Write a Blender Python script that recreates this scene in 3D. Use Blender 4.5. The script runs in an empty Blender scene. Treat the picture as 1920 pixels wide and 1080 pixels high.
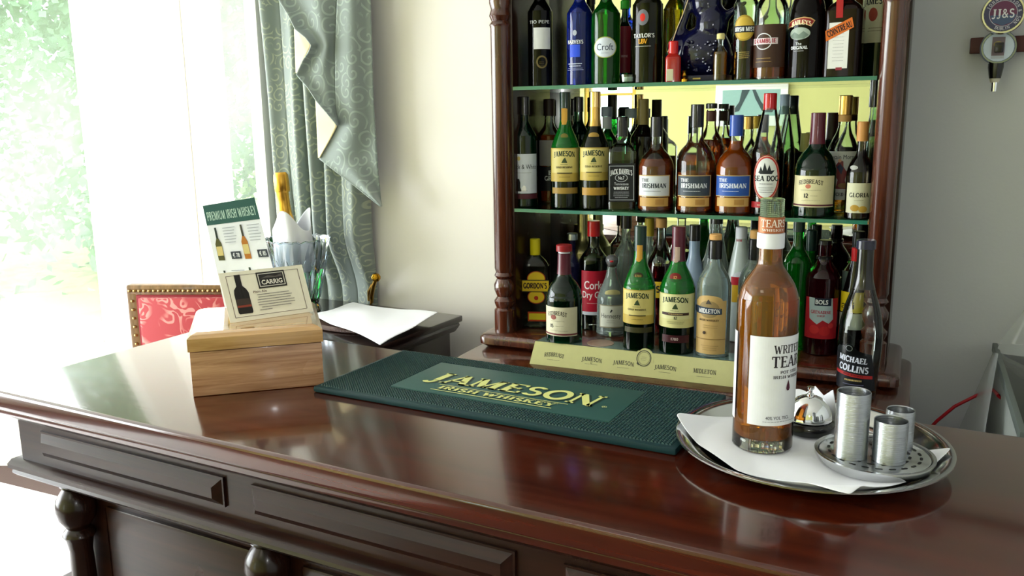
import bpy, bmesh, math, random
from mathutils import Vector, Matrix
random.seed(7)
SC = bpy.context.scene
COL = SC.collection
PI = math.pi

# ------------------------------------------------------------------ camera, world, light
# z = 0 is the top of the bar counter; the floor is at z = -1.05
FPX = 1620.0
CAMH = 0.4116
RC = ((0.9066734299515865, 0.06934895923142446, -0.41609375538854676),
      (0.4216107649269618, -0.1810099318766858, 0.8885267398675741),
      (-0.013698697658088323, -0.9810331933301318, -0.19335516353838728))
cam_d = bpy.data.cameras.new('camera'); cam = bpy.data.objects.new('camera', cam_d); COL.objects.link(cam)
cam_d.sensor_width = 36.0; cam_d.lens = FPX/1920*36.0; cam_d.clip_start = 0.02; cam_d.clip_end = 200
M = Matrix(((RC[0][0], -RC[0][1], -RC[0][2], 0), (RC[1][0], -RC[1][1], -RC[1][2], 0), (RC[2][0], -RC[2][1], -RC[2][2], CAMH), (0, 0, 0, 1)))
cam.matrix_world = M
SC.camera = cam
SC.view_settings.view_transform = 'Standard'; SC.view_settings.look = 'None'
SC.view_settings.exposure = 0.0; SC.view_settings.gamma = 1.0; SC.view_settings.use_curve_mapping = False
SC.cycles.transparent_max_bounces = 24
SC.cycles.max_bounces = 12; SC.cycles.transmission_bounces = 10; SC.cycles.glossy_bounces = 6; SC.cycles.diffuse_bounces = 4
SC.cycles.sample_clamp_indirect = 6.0
SC.cycles.caustics_refractive = False; SC.cycles.caustics_reflective = False

w = bpy.data.worlds.new('world'); SC.world = w; w.use_nodes = True
bg = w.node_tree.nodes['Background']; bg.inputs[0].default_value = (0.9, 0.96, 1.0, 1); bg.inputs[1].default_value = 6.0

def area(name, loc, rot, sx, sy, power, col=(1, 1, 1), portal=False):
    l = bpy.data.lights.new(name, 'AREA'); l.shape = 'RECTANGLE'; l.size = sx; l.size_y = sy; l.energy = power; l.color = col
    if portal: l.cycles.is_portal = True
    o = bpy.data.objects.new(name, l); COL.objects.link(o); o.location = loc; o.rotation_euler = rot
    return o
sun = bpy.data.lights.new('sun', 'SUN'); sun.energy = 6.0; sun.angle = 0.02; sun.color = (1, .96, .88)
so = bpy.data.objects.new('sun', sun); COL.objects.link(so); so.rotation_euler = Vector((0.45, -0.75, 0.85)).to_track_quat('Z', 'Y').to_euler()
# lamp added inside unseen left windows for brightness; the bay pair carries window daylight
area('left_fill_light', (-4.42, -0.1, 0.25), (0, -PI/2, 0), 1.9, 3.0, 205, (0.92, 0.94, 1.0))
area('bay_daylight', (-3.7, 1.98, 0.2), (-PI/2, 0, math.radians(24.9)), 1.2, 1.5, 40, (0.92, 0.94, 1.0))
area('bay_daylight', (-2.3, 2.50, 0.2), (-PI/2, 0, 0), 0.5, 1.5, 12, (0.92, 0.94, 1.0))
# weak overhead fill added behind the camera and the small flash of the camera
fl = bpy.data.lights.new('camera_flash', 'POINT'); fl.energy = 8.0; fl.shadow_soft_size = 0.014; fl.color = (0.95, 0.97, 1)
fo = bpy.data.objects.new('camera_flash', fl); COL.objects.link(fo); fo.location = (0.03, -0.02, CAMH+0.05)
area('overhead_fill', (-0.9, -0.9, 1.38), (0, 0, 0), 0.5, 0.5, 3, (1, 0.93, 0.8))

# ------------------------------------------------------------------ pixel rays (photo 1920x1080)
def ray(px, py):
    d = ((px-960)/FPX, (py-540)/FPX, 1.0)
    return Vector([sum(RC[i][k]*d[k] for k in range(3)) for i in range(3)])
def atY(px, py, Y):
    r = ray(px, py); t = Y/r.y; p = r*t; return Vector((p.x, p.y, p.z+CAMH))
def atZ(px, py, Z):
    r = ray(px, py); t = (Z-CAMH)/r.z; p = r*t; return Vector((p.x, p.y, p.z+CAMH))
def proj(p):
    q = Vector(p)-Vector((0, 0, CAMH)); c = [sum(RC[i][k]*q[i] for i in range(3)) for k in range(3)]
    return 960+FPX*c[0]/c[2], 540+FPX*c[1]/c[2]
def depth(p):
    return (p-Vector((0, 0, CAMH))).dot(Vector((RC[0][2], RC[1][2], RC[2][2])))

# ------------------------------------------------------------------ materials
def lin(c):
    return tuple((x/12.92 if x <= 0.04045 else ((x+0.055)/1.055)**2.4) for x in c)
def hexc(h):
    return lin(tuple(int(h[i:i+2], 16)/255 for i in (0, 2, 4)))
MATS = {}
def nodes(name):
    m = bpy.data.materials.new(name); m.use_nodes = True
    nt = m.node_tree; b = nt.nodes['Principled BSDF']
    return m, nt, b
def N(nt, t, **kw):
    n = nt.nodes.new(t)
    for k, v in kw.items():
        if hasattr(n, k): setattr(n, k, v)
        else: n.inputs[k.replace('_', ' ')].default_value = v
    return n
def plain(h, rough=0.5, metal=0.0, coat=0.0, key=None):
    k = key or ('p', h, rough, metal, coat)
    if k in MATS: return MATS[k]
    m, nt, b = nodes('paint_'+str(h))
    c = hexc(h)
    # faint procedural mottling keeps the surface from being dead flat
    tc = N(nt, 'ShaderNodeTexCoord'); no = N(nt, 'ShaderNodeTexNoise', Scale=60.0, Detail=2.0)
    nt.links.new(tc.outputs['Object'], no.inputs['Vector'])
    mx = N(nt, 'ShaderNodeMixRGB'); mx.inputs[1].default_value = (*[x*0.94 for x in c], 1); mx.inputs[2].default_value = (*[min(1, x*1.05) for x in c], 1)
    nt.links.new(no.outputs['Fac'], mx.inputs[0]); nt.links.new(mx.outputs[0], b.inputs['Base Color'])
    b.inputs['Roughness'].default_value = rough; b.inputs['Metallic'].default_value = metal
    b.inputs['Coat Weight'].default_value = coat; b.inputs['Coat Roughness'].default_value = 0.08
    b.inputs['Specular IOR Level'].default_value = 0.28
    MATS[k] = m; return m
def wood(name, dark, light, rough=0.2, coat=0.6, axis='X', scale=1.0, croug=0.07, spec=0.5):
    if name in MATS: return MATS[name]
    m, nt, b = nodes(name)
    tc = N(nt, 'ShaderNodeTexCoord'); mp = N(nt, 'ShaderNodeMapping')
    s = {'X': (1.2, 22, 22), 'Y': (22, 1.2, 22), 'Z': (22, 22, 1.2)}[axis]
    mp.inputs['Scale'].default_value = tuple(v*scale for v in s)
    nt.links.new(tc.outputs['Object'], mp.inputs['Vector'])
    n1 = N(nt, 'ShaderNodeTexNoise', Scale=2.2, Detail=7.0, Roughness=0.62, Distortion=0.6)
    nt.links.new(mp.outputs[0], n1.inputs['Vector'])
    cr = N(nt, 'ShaderNodeValToRGB'); nt.links.new(n1.outputs['Fac'], cr.inputs[0])
    cr.color_ramp.elements[0].position = 0.33; cr.color_ramp.elements[0].color = (*hexc(dark), 1)
    cr.color_ramp.elements[1].position = 0.68; cr.color_ramp.elements[1].color = (*hexc(light), 1)
    nt.links.new(cr.outputs[0], b.inputs['Base Color'])
    n2 = N(nt, 'ShaderNodeTexNoise', Scale=9.0, Detail=3.0); nt.links.new(tc.outputs['Object'], n2.inputs['Vector'])
    mr = N(nt, 'ShaderNodeMapRange'); mr.inputs['To Min'].default_value = rough*0.85; mr.inputs['To Max'].default_value = rough*1.2
    nt.links.new(n2.outputs['Fac'], mr.inputs['Value']); nt.links.new(mr.outputs[0], b.inputs['Roughness'])
    bp = N(nt, 'ShaderNodeBump', Strength=0.04, Distance=0.002); nt.links.new(n1.outputs['Fac'], bp.inputs['Height'])
    nt.links.new(bp.outputs[0], b.inputs['Normal'])
    b.inputs['Coat Weight'].default_value = coat; b.inputs['Coat Roughness'].default_value = croug
    b.inputs['Specular IOR Level'].default_value = spec
    MATS[name] = m; return m
def wall_mat(name, h, bump=0.15):
    if name in MATS: return MATS[name]
    m, nt, b = nodes(name); c = hexc(h)
    tc = N(nt, 'ShaderNodeTexCoord'); no = N(nt, 'ShaderNodeTexNoise', Scale=140.0, Detail=4.0)
    nt.links.new(tc.outputs['Object'], no.inputs['Vector'])
    n2 = N(nt, 'ShaderNodeTexNoise', Scale=1.6, Detail=3.0); nt.links.new(tc.outputs['Object'], n2.inputs['Vector'])
    mx = N(nt, 'ShaderNodeMixRGB'); mx.inputs[1].default_value = (*[x*0.96 for x in c], 1); mx.inputs[2].default_value = (*[min(1, x*1.03) for x in c], 1)
    nt.links.new(n2.outputs['Fac'], mx.inputs[0]); nt.links.new(mx.outputs[0], b.inputs['Base Color'])
    bp = N(nt, 'ShaderNodeBump', Strength=bump, Distance=0.002); nt.links.new(no.outputs['Fac'], bp.inputs['Height']); nt.links.new(bp.outputs[0], b.inputs['Normal'])
    b.inputs['Roughness'].default_value = 0.75
    MATS[name] = m; return m
def thin_glass(h, refl=1.0, name=None, rough=0.02, fres=1.45):
    """glass wall as a clear tinted shell with a mirror-like coat by Fresnel"""
    k = ('tg', h, refl, rough, fres)
    if k in MATS: return MATS[k]
    m = bpy.data.materials.new(name or 'clear_glass_'+h); m.use_nodes = True; nt = m.node_tree
    for n in list(nt.nodes): nt.nodes.remove(n)
    out = N(nt, 'ShaderNodeOutputMaterial'); tr = N(nt, 'ShaderNodeBsdfTransparent'); tr.inputs[0].default_value = (*hexc(h), 1)
    gl = N(nt, 'ShaderNodeBsdfGlossy'); gl.inputs['Roughness'].default_value = rough; gl.inputs[0].default_value = (refl, refl, refl, 1)
    fr = N(nt, 'ShaderNodeFresnel'); fr.inputs[0].default_value = fres
    mx = N(nt, 'ShaderNodeMixShader')
    nt.links.new(fr.outputs[0], mx.inputs[0]); nt.links.new(tr.outputs[0], mx.inputs[1]); nt.links.new(gl.outputs[0], mx.inputs[2]); nt.links.new(mx.outputs[0], out.inputs[0])
    MATS[k] = m; return m
def solid_glass(h, ior=1.45, rough=0.02, trans=0.85):
    k = ('sg', h, ior, rough, trans)
    if k in MATS: return MATS[k]
    m, nt, b = nodes('bottle_glass_'+h)
    b.inputs['Base Color'].default_value = (*hexc(h), 1); b.inputs['Roughness'].default_value = rough
    b.inputs['Transmission Weight'].default_value = trans; b.inputs['IOR'].default_value = ior
    MATS[k] = m; return m
def filled_glass(low, high, level, ior=1.4):
    """bottle glass whose lower part is darkened by the whiskey standing in it up to a level"""
    k = ('fg', low, high, level)
    if k in MATS: return MATS[k]
    m, nt, b = nodes('filled_glass_'+high); tc = N(nt, 'ShaderNodeTexCoord'); sp = N(nt, 'ShaderNodeSeparateXYZ'); nt.links.new(tc.outputs['Object'], sp.inputs[0])
    mr = N(nt, 'ShaderNodeMapRange'); mr.inputs['From Min'].default_value = level-.004; mr.inputs['From Max'].default_value = level+.004; nt.links.new(sp.outputs[2], mr.inputs['Value'])
    mx = N(nt, 'ShaderNodeMixRGB'); mx.inputs[1].default_value = (*hexc(low), 1); mx.inputs[2].default_value = (*hexc(high), 1); nt.links.new(mr.outputs[0], mx.inputs[0])
    nt.links.new(mx.outputs[0], b.inputs['Base Color']); b.inputs['Roughness'].default_value = .02; b.inputs['Transmission Weight'].default_value = .8; b.inputs['IOR'].default_value = ior
    MATS[k] = m; return m
def metal(h, rough=0.2, aniso=0.0, bump=0.0):
    k = ('m', h, rough, bump)
    if k in MATS: return MATS[k]
    m, nt, b = nodes('metal_'+h)
    b.inputs['Base Color'].default_value = (*hexc(h), 1); b.inputs['Metallic'].default_value = 1.0; b.inputs['Roughness'].default_value = rough
    if bump:
        tc = N(nt, 'ShaderNodeTexCoord'); mp = N(nt, 'ShaderNodeMapping'); mp.inputs['Scale'].default_value = (4, 4, 900)
        no = N(nt, 'ShaderNodeTexNoise', Scale=3.0, Detail=2.0); nt.links.new(tc.outputs['Object'], mp.inputs[0]); nt.links.new(mp.outputs[0], no.inputs['Vector'])
        bp = N(nt, 'ShaderNodeBump', Strength=bump, Distance=0.001); nt.links.new(no.outputs['Fac'], bp.inputs['Height']); nt.links.new(bp.outputs[0], b.inputs['Normal'])
    MATS[k] = m; return m
def fabric_scroll(name, base, line, scale=9.0, width=0.07, rough=0.6, sheen=0.4, bands=5.0, spiral=True, axes='XZ'):
    """cloth with a woven pattern of curling scrolls"""
    m, nt, b = nodes(name); lk = nt.links.new
    tc = N(nt, 'ShaderNodeTexCoord'); no = N(nt, 'ShaderNodeTexNoise', Scale=scale*(0.5 if spiral else 1), Detail=1.0, Distortion=1.2)
    lk(tc.outputs['Object'], no.inputs['Vector'])
    def mth(op, a, c=None):
        n = N(nt, 'ShaderNodeMath', operation=op)
        for i, q in enumerate((a, c)):
            if q is None: continue
            if isinstance(q, (int, float)): n.inputs[i].default_value = q
            else: lk(q, n.inputs[i])
        return n.outputs[0]
    if spiral:
        sp = N(nt, 'ShaderNodeSeparateXYZ'); lk(tc.outputs['Object'], sp.inputs[0])
        cb_ = N(nt, 'ShaderNodeCombineXYZ'); lk(mth('MULTIPLY', sp.outputs[0], scale*1.4), cb_.inputs[0]); lk(mth('MULTIPLY', sp.outputs[2], scale), cb_.inputs[1])
        vo = N(nt, 'ShaderNodeTexVoronoi'); vo.voronoi_dimensions = '2D'; vo.inputs['Scale'].default_value = 1.0; vo.inputs['Randomness'].default_value = .8
        lk(cb_.outputs[0], vo.inputs['Vector'])
        sb = N(nt, 'ShaderNodeVectorMath', operation='SUBTRACT'); lk(cb_.outputs[0], sb.inputs[0]); lk(vo.outputs['Position'], sb.inputs[1])
        s2 = N(nt, 'ShaderNodeSeparateXYZ'); lk(sb.outputs[0], s2.inputs[0])
        ang = mth('DIVIDE', mth('ARCTAN2', s2.outputs[1], s2.outputs[0]), 6.2832)
        f = mth('FRACT', mth('ADD', mth('MULTIPLY', vo.outputs['Distance'], bands*.55), ang))
        ab = mth('ABSOLUTE', mth('SUBTRACT', f, 0.5)); 
    else:
        ab = mth('ABSOLUTE', mth('SUBTRACT', mth('FRACT', mth('MULTIPLY', no.outputs['Fac'], bands)), 0.5))
    cr = N(nt, 'ShaderNodeMapRange'); cr.inputs['From Min'].default_value = width; cr.inputs['From Max'].default_value = width*1.6
    cr.inputs['To Min'].default_value = 1; cr.inputs['To Max'].default_value = 0; lk(ab, cr.inputs['Value'])
    n2 = N(nt, 'ShaderNodeTexNoise', Scale=scale*0.8, Detail=0.0); lk(tc.outputs['Object'], n2.inputs['Vector'])
    c2 = N(nt, 'ShaderNodeMapRange'); c2.inputs['From Min'].default_value = 0.38; c2.inputs['From Max'].default_value = 0.5; lk(n2.outputs['Fac'], c2.inputs['Value'])
    mm = mth('MULTIPLY', cr.outputs[0], c2.outputs[0])
    mx = N(nt, 'ShaderNodeMixRGB'); mx.inputs[1].default_value = (*hexc(base), 1); mx.inputs[2].default_value = (*hexc(line), 1)
    lk(mm, mx.inputs[0]); lk(mx.outputs[0], b.inputs['Base Color'])
    b.inputs['Roughness'].default_value = rough; b.inputs['Sheen Weight'].default_value = sheen
    return m

MAHOG = wood('mahogany', '150a07', '301810', 0.25, 0.1, 'Z', 1.0, 0.1, 0.3)
MAHOG_X = wood('mahogany_long', '140906', '301810', 0.28, 0.1, 'X', 1.0, 0.1, 0.25)
MAHOG_RED = wood('mahogany_red', '3a150c', '6a3018', 0.2, 0.6, 'X')
COUNTER = wood('counter_wood', '2e0c05', '4e1806', 0.14, 0.42, 'X', 1.0, 0.07, 0.5)
DARKW = wood('dark_table_wood', '140c0a', '2a1a15', 0.25, 0.5, 'X')
OAK = wood('oak', '96684a', 'd2a582', 0.25, 0.5, 'X', 2.0)
PILLAR = wood('pillar_wood', '2e130b', '5c2c18', 0.22, 0.6, 'Z')
CREAM = wall_mat('cream_wall', 'efeae2'); YELLOW = wall_mat('yellow_wall', 'cdcd84'); WHITEP = wall_mat('white_paint', 'fbfaf5', 0.03)
CEIL = wall_mat('ceiling_paint', 'f0eeea'); CARPET = wall_mat('carpet', '54423e', 0.6)
SHADED_WALL = wall_mat('right_wall_shade', 'c4c6c8')  # wall paint greyed to put in the shade right of the cabinet
STEEL = metal('a9adb2', 0.27, bump=0.35); CHROME = metal('eceef0', 0.06); BRASS = metal('c9982f', 0.2)
GREENG = solid_glass('1c9a34', 1.4, .02, .8); DKGREEN = solid_glass('0a3a22', 1.45); DARKG = solid_glass('080a09', 1.28, 0.03, 0.8)

# ------------------------------------------------------------------ mesh building
class MB:
    def __init__(s): s.v = []; s.f = []; s.m = []
    def add(s, vs, fs, mi=0):
        n = len(s.v); s.v += [tuple(v) for v in vs]
        for f in fs: s.f.append([i+n for i in f]); s.m.append(mi)
        return s
    def box(s, x0, x1, y0, y1, z0, z1, b=0.0, mi=0, seg=2):
        bm = bmesh.new(); bmesh.ops.create_cube(bm, size=1)
        for v in bm.verts: v.co = Vector(((x0+x1)/2+v.co.x*(x1-x0), (y0+y1)/2+v.co.y*(y1-y0), (z0+z1)/2+v.co.z*(z1-z0)))
        if b > 0: bmesh.ops.bevel(bm, geom=bm.edges[:], offset=b, segments=seg, profile=0.6, affect='EDGES')
        bm.verts.index_update()
        s.add([v.co for v in bm.verts], [[v.index for v in f.verts] for f in bm.faces], mi); bm.free(); return s
    def lathe(s, prof, n=40, c=(0, 0, 0), mi=0, p=2.0, ay=1.0):
        """prof: list of (r, z); p: superellipse exponent of the section; ay: depth/width"""
        rings = []; vs = []; fs = []
        for (r, z) in prof:
            if r <= 1e-6:
                rings.append([len(vs)]); vs.append((c[0], c[1], c[2]+z)); continue
            ids = []
            for k in range(n):
                a = 2*PI*k/n; ca, sa = math.cos(a), math.sin(a)
                q = (abs(ca)**p+abs(sa)**p)**(-1.0/p)
                ids.append(len(vs)); vs.append((c[0]+r*q*ca, c[1]+r*q*sa*ay, c[2]+z))
            rings.append(ids)
        for a, b in zip(rings[:-1], rings[1:]):
            if len(a) == 1 and len(b) == 1: continue
            for k in range(n):
                k2 = (k+1) % n
                if len(a) == 1: fs.append([a[0], b[k2], b[k]])
                elif len(b) == 1: fs.append([a[k], a[k2], b[0]])
                else: fs.append([a[k], a[k2], b[k2], b[k]])
        s.add(vs, fs, mi); return s
    def tube(s, pts, r, n=10, mi=0, caps=True):
        pts = [Vector(p) for p in pts]; rs = r if isinstance(r, (list, tuple)) else [r]*len(pts)
        vs = []; fs = []; up = None
        for i, p in enumerate(pts):
            d = (pts[min(i+1, len(pts)-1)]-pts[max(i-1, 0)]).normalized()
            if up is None: up = d.orthogonal().normalized()
            up = (up-d*up.dot(d)).normalized(); sd = d.cross(up)
            for k in range(n):
                a = 2*PI*k/n; vs.append(p+(up*math.cos(a)+sd*math.sin(a))*rs[i])
        for i in range(len(pts)-1):
            for k in range(n): fs.append([i*n+k, i*n+(k+1) % n, (i+1)*n+(k+1) % n, (i+1)*n+k])
        if caps: fs.append(list(range(n-1, -1, -1))); fs.append([(len(pts)-1)*n+k for k in range(n)])
        s.add(vs, fs, mi); return s
    def sweep(s, prof, path, mi=0, closed_prof=True):
        """prof points (out, up) swept along horizontal straight path p0->p1 (both Vector); out is to the right-hand side of travel"""
        p0, p1 = Vector(path[0]), Vector(path[1]); d = (p1-p0).normalized(); o = Vector((d.y, -d.x, 0)); n = len(prof)
        vs = [p0+o*a+Vector((0, 0, b)) for a, b in prof]+[p1+o*a+Vector((0, 0, b)) for a, b in prof]
        fs = [[k, (k+1) % n, n+(k+1) % n, n+k] for k in range(n)]+[list(range(n-1, -1, -1)), list(range(n, 2*n))]
        s.add(vs, fs, mi); return s
    def build(s, name, mats, parent=None, loc=None, rz=0.0, smooth=True, ang=0.7, solid=0.0, sub=0):
        me = bpy.data.meshes.new(name); me.from_pydata(s.v, [], s.f)
        if not isinstance(mats, (list, tuple)): mats = [mats]
        for m in mats: me.materials.append(m)
        me.polygons.foreach_set('material_index', [min(i, len(mats)-1) for i in s.m])
        me.validate(); me.update()
        bm = bmesh.new(); bm.from_mesh(me); bmesh.ops.recalc_face_normals(bm, faces=bm.faces[:]) if not getattr(s, 'keep', False) else None
        bm.to_mesh(me); bm.free()
        if smooth:
            me.polygons.foreach_set('use_smooth', [True]*len(me.polygons)); me.set_sharp_from_angle(angle=ang)
        o = bpy.data.objects.new(name, me); COL.objects.link(o)
        if parent: o.parent = parent
        if loc is not None: o.location = loc
        o.rotation_euler.z = rz
        if solid: md = o.modifiers.new('thick', 'SOLIDIFY'); md.thickness = solid; md.offset = 0
        if sub: md = o.modifiers.new('sub', 'SUBSURF'); md.levels = sub; md.render_levels = sub
        return o
def tag(o, label=None, cat=None, group=None, kind=None):
    if label: o['label'] = label
    if cat: o['category'] = cat
    if group: o['group'] = group
    if kind: o['kind'] = kind
    return o
def empty(name, loc=(0, 0, 0), rz=0.0):
    o = bpy.data.objects.new(name, None); COL.objects.link(o); o.location = loc; o.rotation_euler.z = rz; o.empty_display_size = 0.05
    return o
def struct(o): o['kind'] = 'structure'; return o

# ------------------------------------------------------------------ lettering
def arc(cx, cy, rx, ry, a0, a1, n=14):
    return [(cx+rx*math.cos(math.radians(a0+(a1-a0)*i/n)), cy+ry*math.sin(math.radians(a0+(a1-a0)*i/n))) for i in range(n+1)]
TK, TN = 0.19, 0.085
# capitals with slab serifs: (width, [(thickness, points)], [(x, y, half width of the serif)])
GL = {
'A': (.86, [(TN, [(.10, 0), (.43, 1)]), (TK, [(.43, 1), (.74, 0)]), (TN, [(.2, .32), (.66, .32)])], [(.10, 0, .12), (.75, 0, .15)]),
'B': (.74, [(TK, [(.2, 0), (.2, 1)]), (TN, [(.2, .96), (.45, .96)]), (.14, arc(.42, .75, .2, .21, 90, -90)), (TN, [(.2, .53), (.45, .53)]), (.16, arc(.44, .285, .23, .245, 90, -90)), (TN, [(.2, .04), (.45, .04)])], [(.16, 0, .12), (.16, 1, .12)]),
'C': (.78, [(.15, arc(.44, .5, .33, .45, 40, 320, 22))], [(.69, .80, .04)]),
'D': (.82, [(TK, [(.2, 0), (.2, 1)]), (TN, [(.2, .96), (.38, .96)]), (.15, arc(.38, .5, .33, .46, 90, -90, 20)), (TN, [(.2, .04), (.38, .04)])], [(.16, 0, .12), (.16, 1, .12)]),
'E': (.72, [(TK, [(.2, 0), (.2, 1)]), (TN, [(.2, .96), (.64, .96)]), (TN, [(.2, .52), (.52, .52)]), (TN, [(.2, .04), (.66, .04)]), (TN, [(.63, .78), (.63, .98)]), (TN, [(.65, .02), (.65, .24)]), (TN, [(.52, .42), (.52, .62)])], [(.16, 0, .12), (.16, 1, .12)]),
'F': (.68, [(TK, [(.2, 0), (.2, 1)]), (TN, [(.2, .96), (.62, .96)]), (TN, [(.2, .52), (.5, .52)]), (TN, [(.61, .78), (.61, .98)])], [(.2, 0, .16), (.16, 1, .12)]),
'G': (.84, [(.15, arc(.45, .5, .34, .45, 45, 345, 22)), (TK, [(.7, .08), (.7, .42)])], [(.68, .44, .14)]),
'H': (.88, [(TK, [(.2, 0), (.2, 1)]), (TK, [(.68, 0), (.68, 1)]), (TN, [(.2, .52), (.68, .52)])], [(.2, 0, .15), (.2, 1, .15), (.68, 0, .15), (.68, 1, .15)]),
'I': (.42, [(TK, [(.21, 0), (.21, 1)])], [(.21, 0, .16), (.21, 1, .16)]),
'J': (.56, [(TK, [(.34, 1), (.34, .2)]), (.13, arc(.2, .16, .15, .2, 0, -150, 10))], [(.34, 1, .17)]),
'K': (.84, [(TK, [(.2, 0), (.2, 1)]), (TN, [(.26, .45), (.64, .98)]), (.16, [(.36, .6), (.7, .02)])], [(.2, 0, .15), (.2, 1, .15), (.64, 1, .12), (.7, 0, .14)]),
'L': (.68, [(TK, [(.2, 0), (.2, 1)]), (TN, [(.2, .04), (.62, .04)]), (TN, [(.61, .02), (.61, .28)])], [(.16, 0, .12), (.2, 1, .16)]),
'M': (1.06, [(TN, [(.16, 0), (.16, 1)]), (TK, [(.2, 1), (.5, .04)]), (TN, [(.5, .04), (.82, 1)]), (TK, [(.86, 0), (.86, 1)])], [(.16, 0, .13), (.14, 1, .12), (.86, 0, .15), (.88, 1, .13)]),
'N': (.90, [(TN, [(.16, 0), (.16, 1)]), (TK, [(.18, .98), (.72, .04)]), (TN, [(.74, 0), (.74, 1)])], [(.16, 0, .13), (.13, 1, .1), (.74, 1, .13)]),
'O': (.86, [(.16, arc(.43, .5, .33, .44, 0, 360, 30))], []),
'P': (.72, [(TK, [(.2, 0), (.2, 1)]), (TN, [(.2, .96), (.44, .96)]), (.15, arc(.43, .71, .2, .25, 90, -90)), (TN, [(.2, .46), (.44, .46)])], [(.2, 0, .16), (.16, 1, .12)]),
'R': (.80, [(TK, [(.2, 0), (.2, 1)]), (TN, [(.2, .96), (.44, .96)]), (.15, arc(.43, .735, .2, .225, 90, -90)), (TN, [(.2, .51), (.44, .51)]), (.16, [(.42, .5), (.68, .02)])], [(.2, 0, .15), (.16, 1, .12), (.7, 0, .1)]),
'S': (.66, [(.14, arc(.33, .73, .2, .21, 30, 250, 16)+arc(.33, .27, .22, .23, 70, -150, 16))], []),
'T': (.76, [(TK, [(.38, 0), (.38, 1)]), (TN, [(.06, .96), (.70, .96)]), (TN, [(.07, .74), (.07, .98)]), (TN, [(.69, .74), (.69, .98)])], [(.38, 0, .17)]),
'U': (.86, [(TK, [(.2, 1), (.2, .35)]), (.13, arc(.45, .33, .25, .29, 180, 360, 14)), (TN, [(.7, .33), (.7, 1)])], [(.2, 1, .15), (.7, 1, .13)]),
'V': (.84, [(TK, [(.12, 1), (.42, 0)]), (TN, [(.42, 0), (.74, 1)])], [(.13, 1, .14), (.73, 1, .12)]),
'W': (1.16, [(TK, [(.12, 1), (.36, 0)]), (TN, [(.36, 0), (.58, .9)]), (TK, [(.58, .9), (.80, 0)]), (TN, [(.80, 0), (1.04, 1)])], [(.13, 1, .14), (1.03, 1, .12)]),
'X': (.84, [(TK, [(.14, 1), (.68, 0)]), (TN, [(.66, 1), (.12, 0)])], [(.14, 1, .13), (.66, 1, .11), (.68, 0, .13), (.12, 0, .11)]),
'Y': (.82, [(TK, [(.12, 1), (.40, .5)]), (TN, [(.70, 1), (.42, .5)]), (TK, [(.41, 0), (.41, .52)])], [(.13, 1, .14), (.69, 1, .12), (.41, 0, .16)]),
"'": (.24, [(.12, [(.12, .78), (.12, 1)])], []),
' ': (.40, [], []),
'0': (.66, [(.13, arc(.33, .5, .22, .45, 0, 360, 24))], []),
'1': (.46, [(TK, [(.24, 0), (.24, 1)]), (TN, [(.08, .82), (.24, .96)])], [(.24, 0, .18)]),
'2': (.66, [(.14, arc(.32, .72, .21, .23, 150, -30, 12)+[(.12, .06)]), (.12, [(.1, .06), (.6, .06)])], []),
'5': (.64, [(.1, [(.54, .95), (.18, .95)]), (.1, [(.18, .95), (.16, .55)]), (.14, arc(.3, .32, .24, .27, 115, -140, 14))], []),
'7': (.62, [(.1, [(.08, .95), (.56, .95)]), (.15, [(.54, .95), (.24, 0)])], []),
'8': (.66, [(.13, arc(.33, .74, .18, .2, 0, 360, 18)), (.14, arc(.33, .28, .22, .23, 0, 360, 18))], []),
'&': (.84, [(.12, [(.74, .02), (.24, .66)]+arc(.36, .76, .14, .18, 200, -30, 8)+[(.2, .4)]+arc(.34, .24, .2, .2, 150, 350, 10)+[(.68, .5)])], []),
'.': (.24, [(.14, [(.12, 0), (.12, .12)])], []),
}
def ribbon(pts, t):
    P = [Vector((a, b)) for a, b in pts]; out = []; fs = []
    closed = (P[0]-P[-1]).length < 1e-4 and len(P) > 3
    for i, p in enumerate(P):
        a = P[i-1] if i > 0 else (P[-2] if closed else P[0]); b = P[i+1] if i < len(P)-1 else (P[1] if closed else P[-1])
        d = (b-a).normalized(); nrm = Vector((-d.y, d.x))*t/2
        out += [tuple(p+nrm), tuple(p-nrm)]
    for i in range(len(P)-1): fs.append([2*i, 2*i+1, 2*i+3, 2*i+2])
    return out, fs
def serif_text(s, bold=1.0, serif=1.0):
    """returns list of (verts2d, faces), total width, for cap height 1"""
    out = []; x = 0.0
    for ch in s.upper():
        wd, st, se = GL.get(ch, GL[' '])
        for t, pts in st:
            if len(pts) == 2 and abs(pts[0][0]-pts[1][0]) > 0.01 and abs(pts[0][1]-pts[1][1]) > 0.3:
                # slanted stroke: horizontal cut ends
                (x0, y0), (x1, y1) = pts; h = t*bold*0.54
                out.append(([(x+x0-h, y0), (x+x0+h, y0), (x+x1+h, y1), (x+x1-h, y1)], [[0, 1, 2, 3]])); continue
            vs, fs = ribbon(pts, t*bold); out.append(([(x+a, b) for a, b in vs], fs))
        if serif:
            for (sx, sy, hw) in se:
                y0, y1 = (0, .09*serif) if sy < .5 else ((1-.09*serif, 1) if sy > .9 else (sy-.05, sy+.05))
                out.append(([(x+sx-hw, y0), (x+sx+hw, y0), (x+sx+hw, y1), (x+sx-hw, y1)], [[0, 1, 2, 3]]))
        x += wd
    return out, x
_BF = {}
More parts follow.
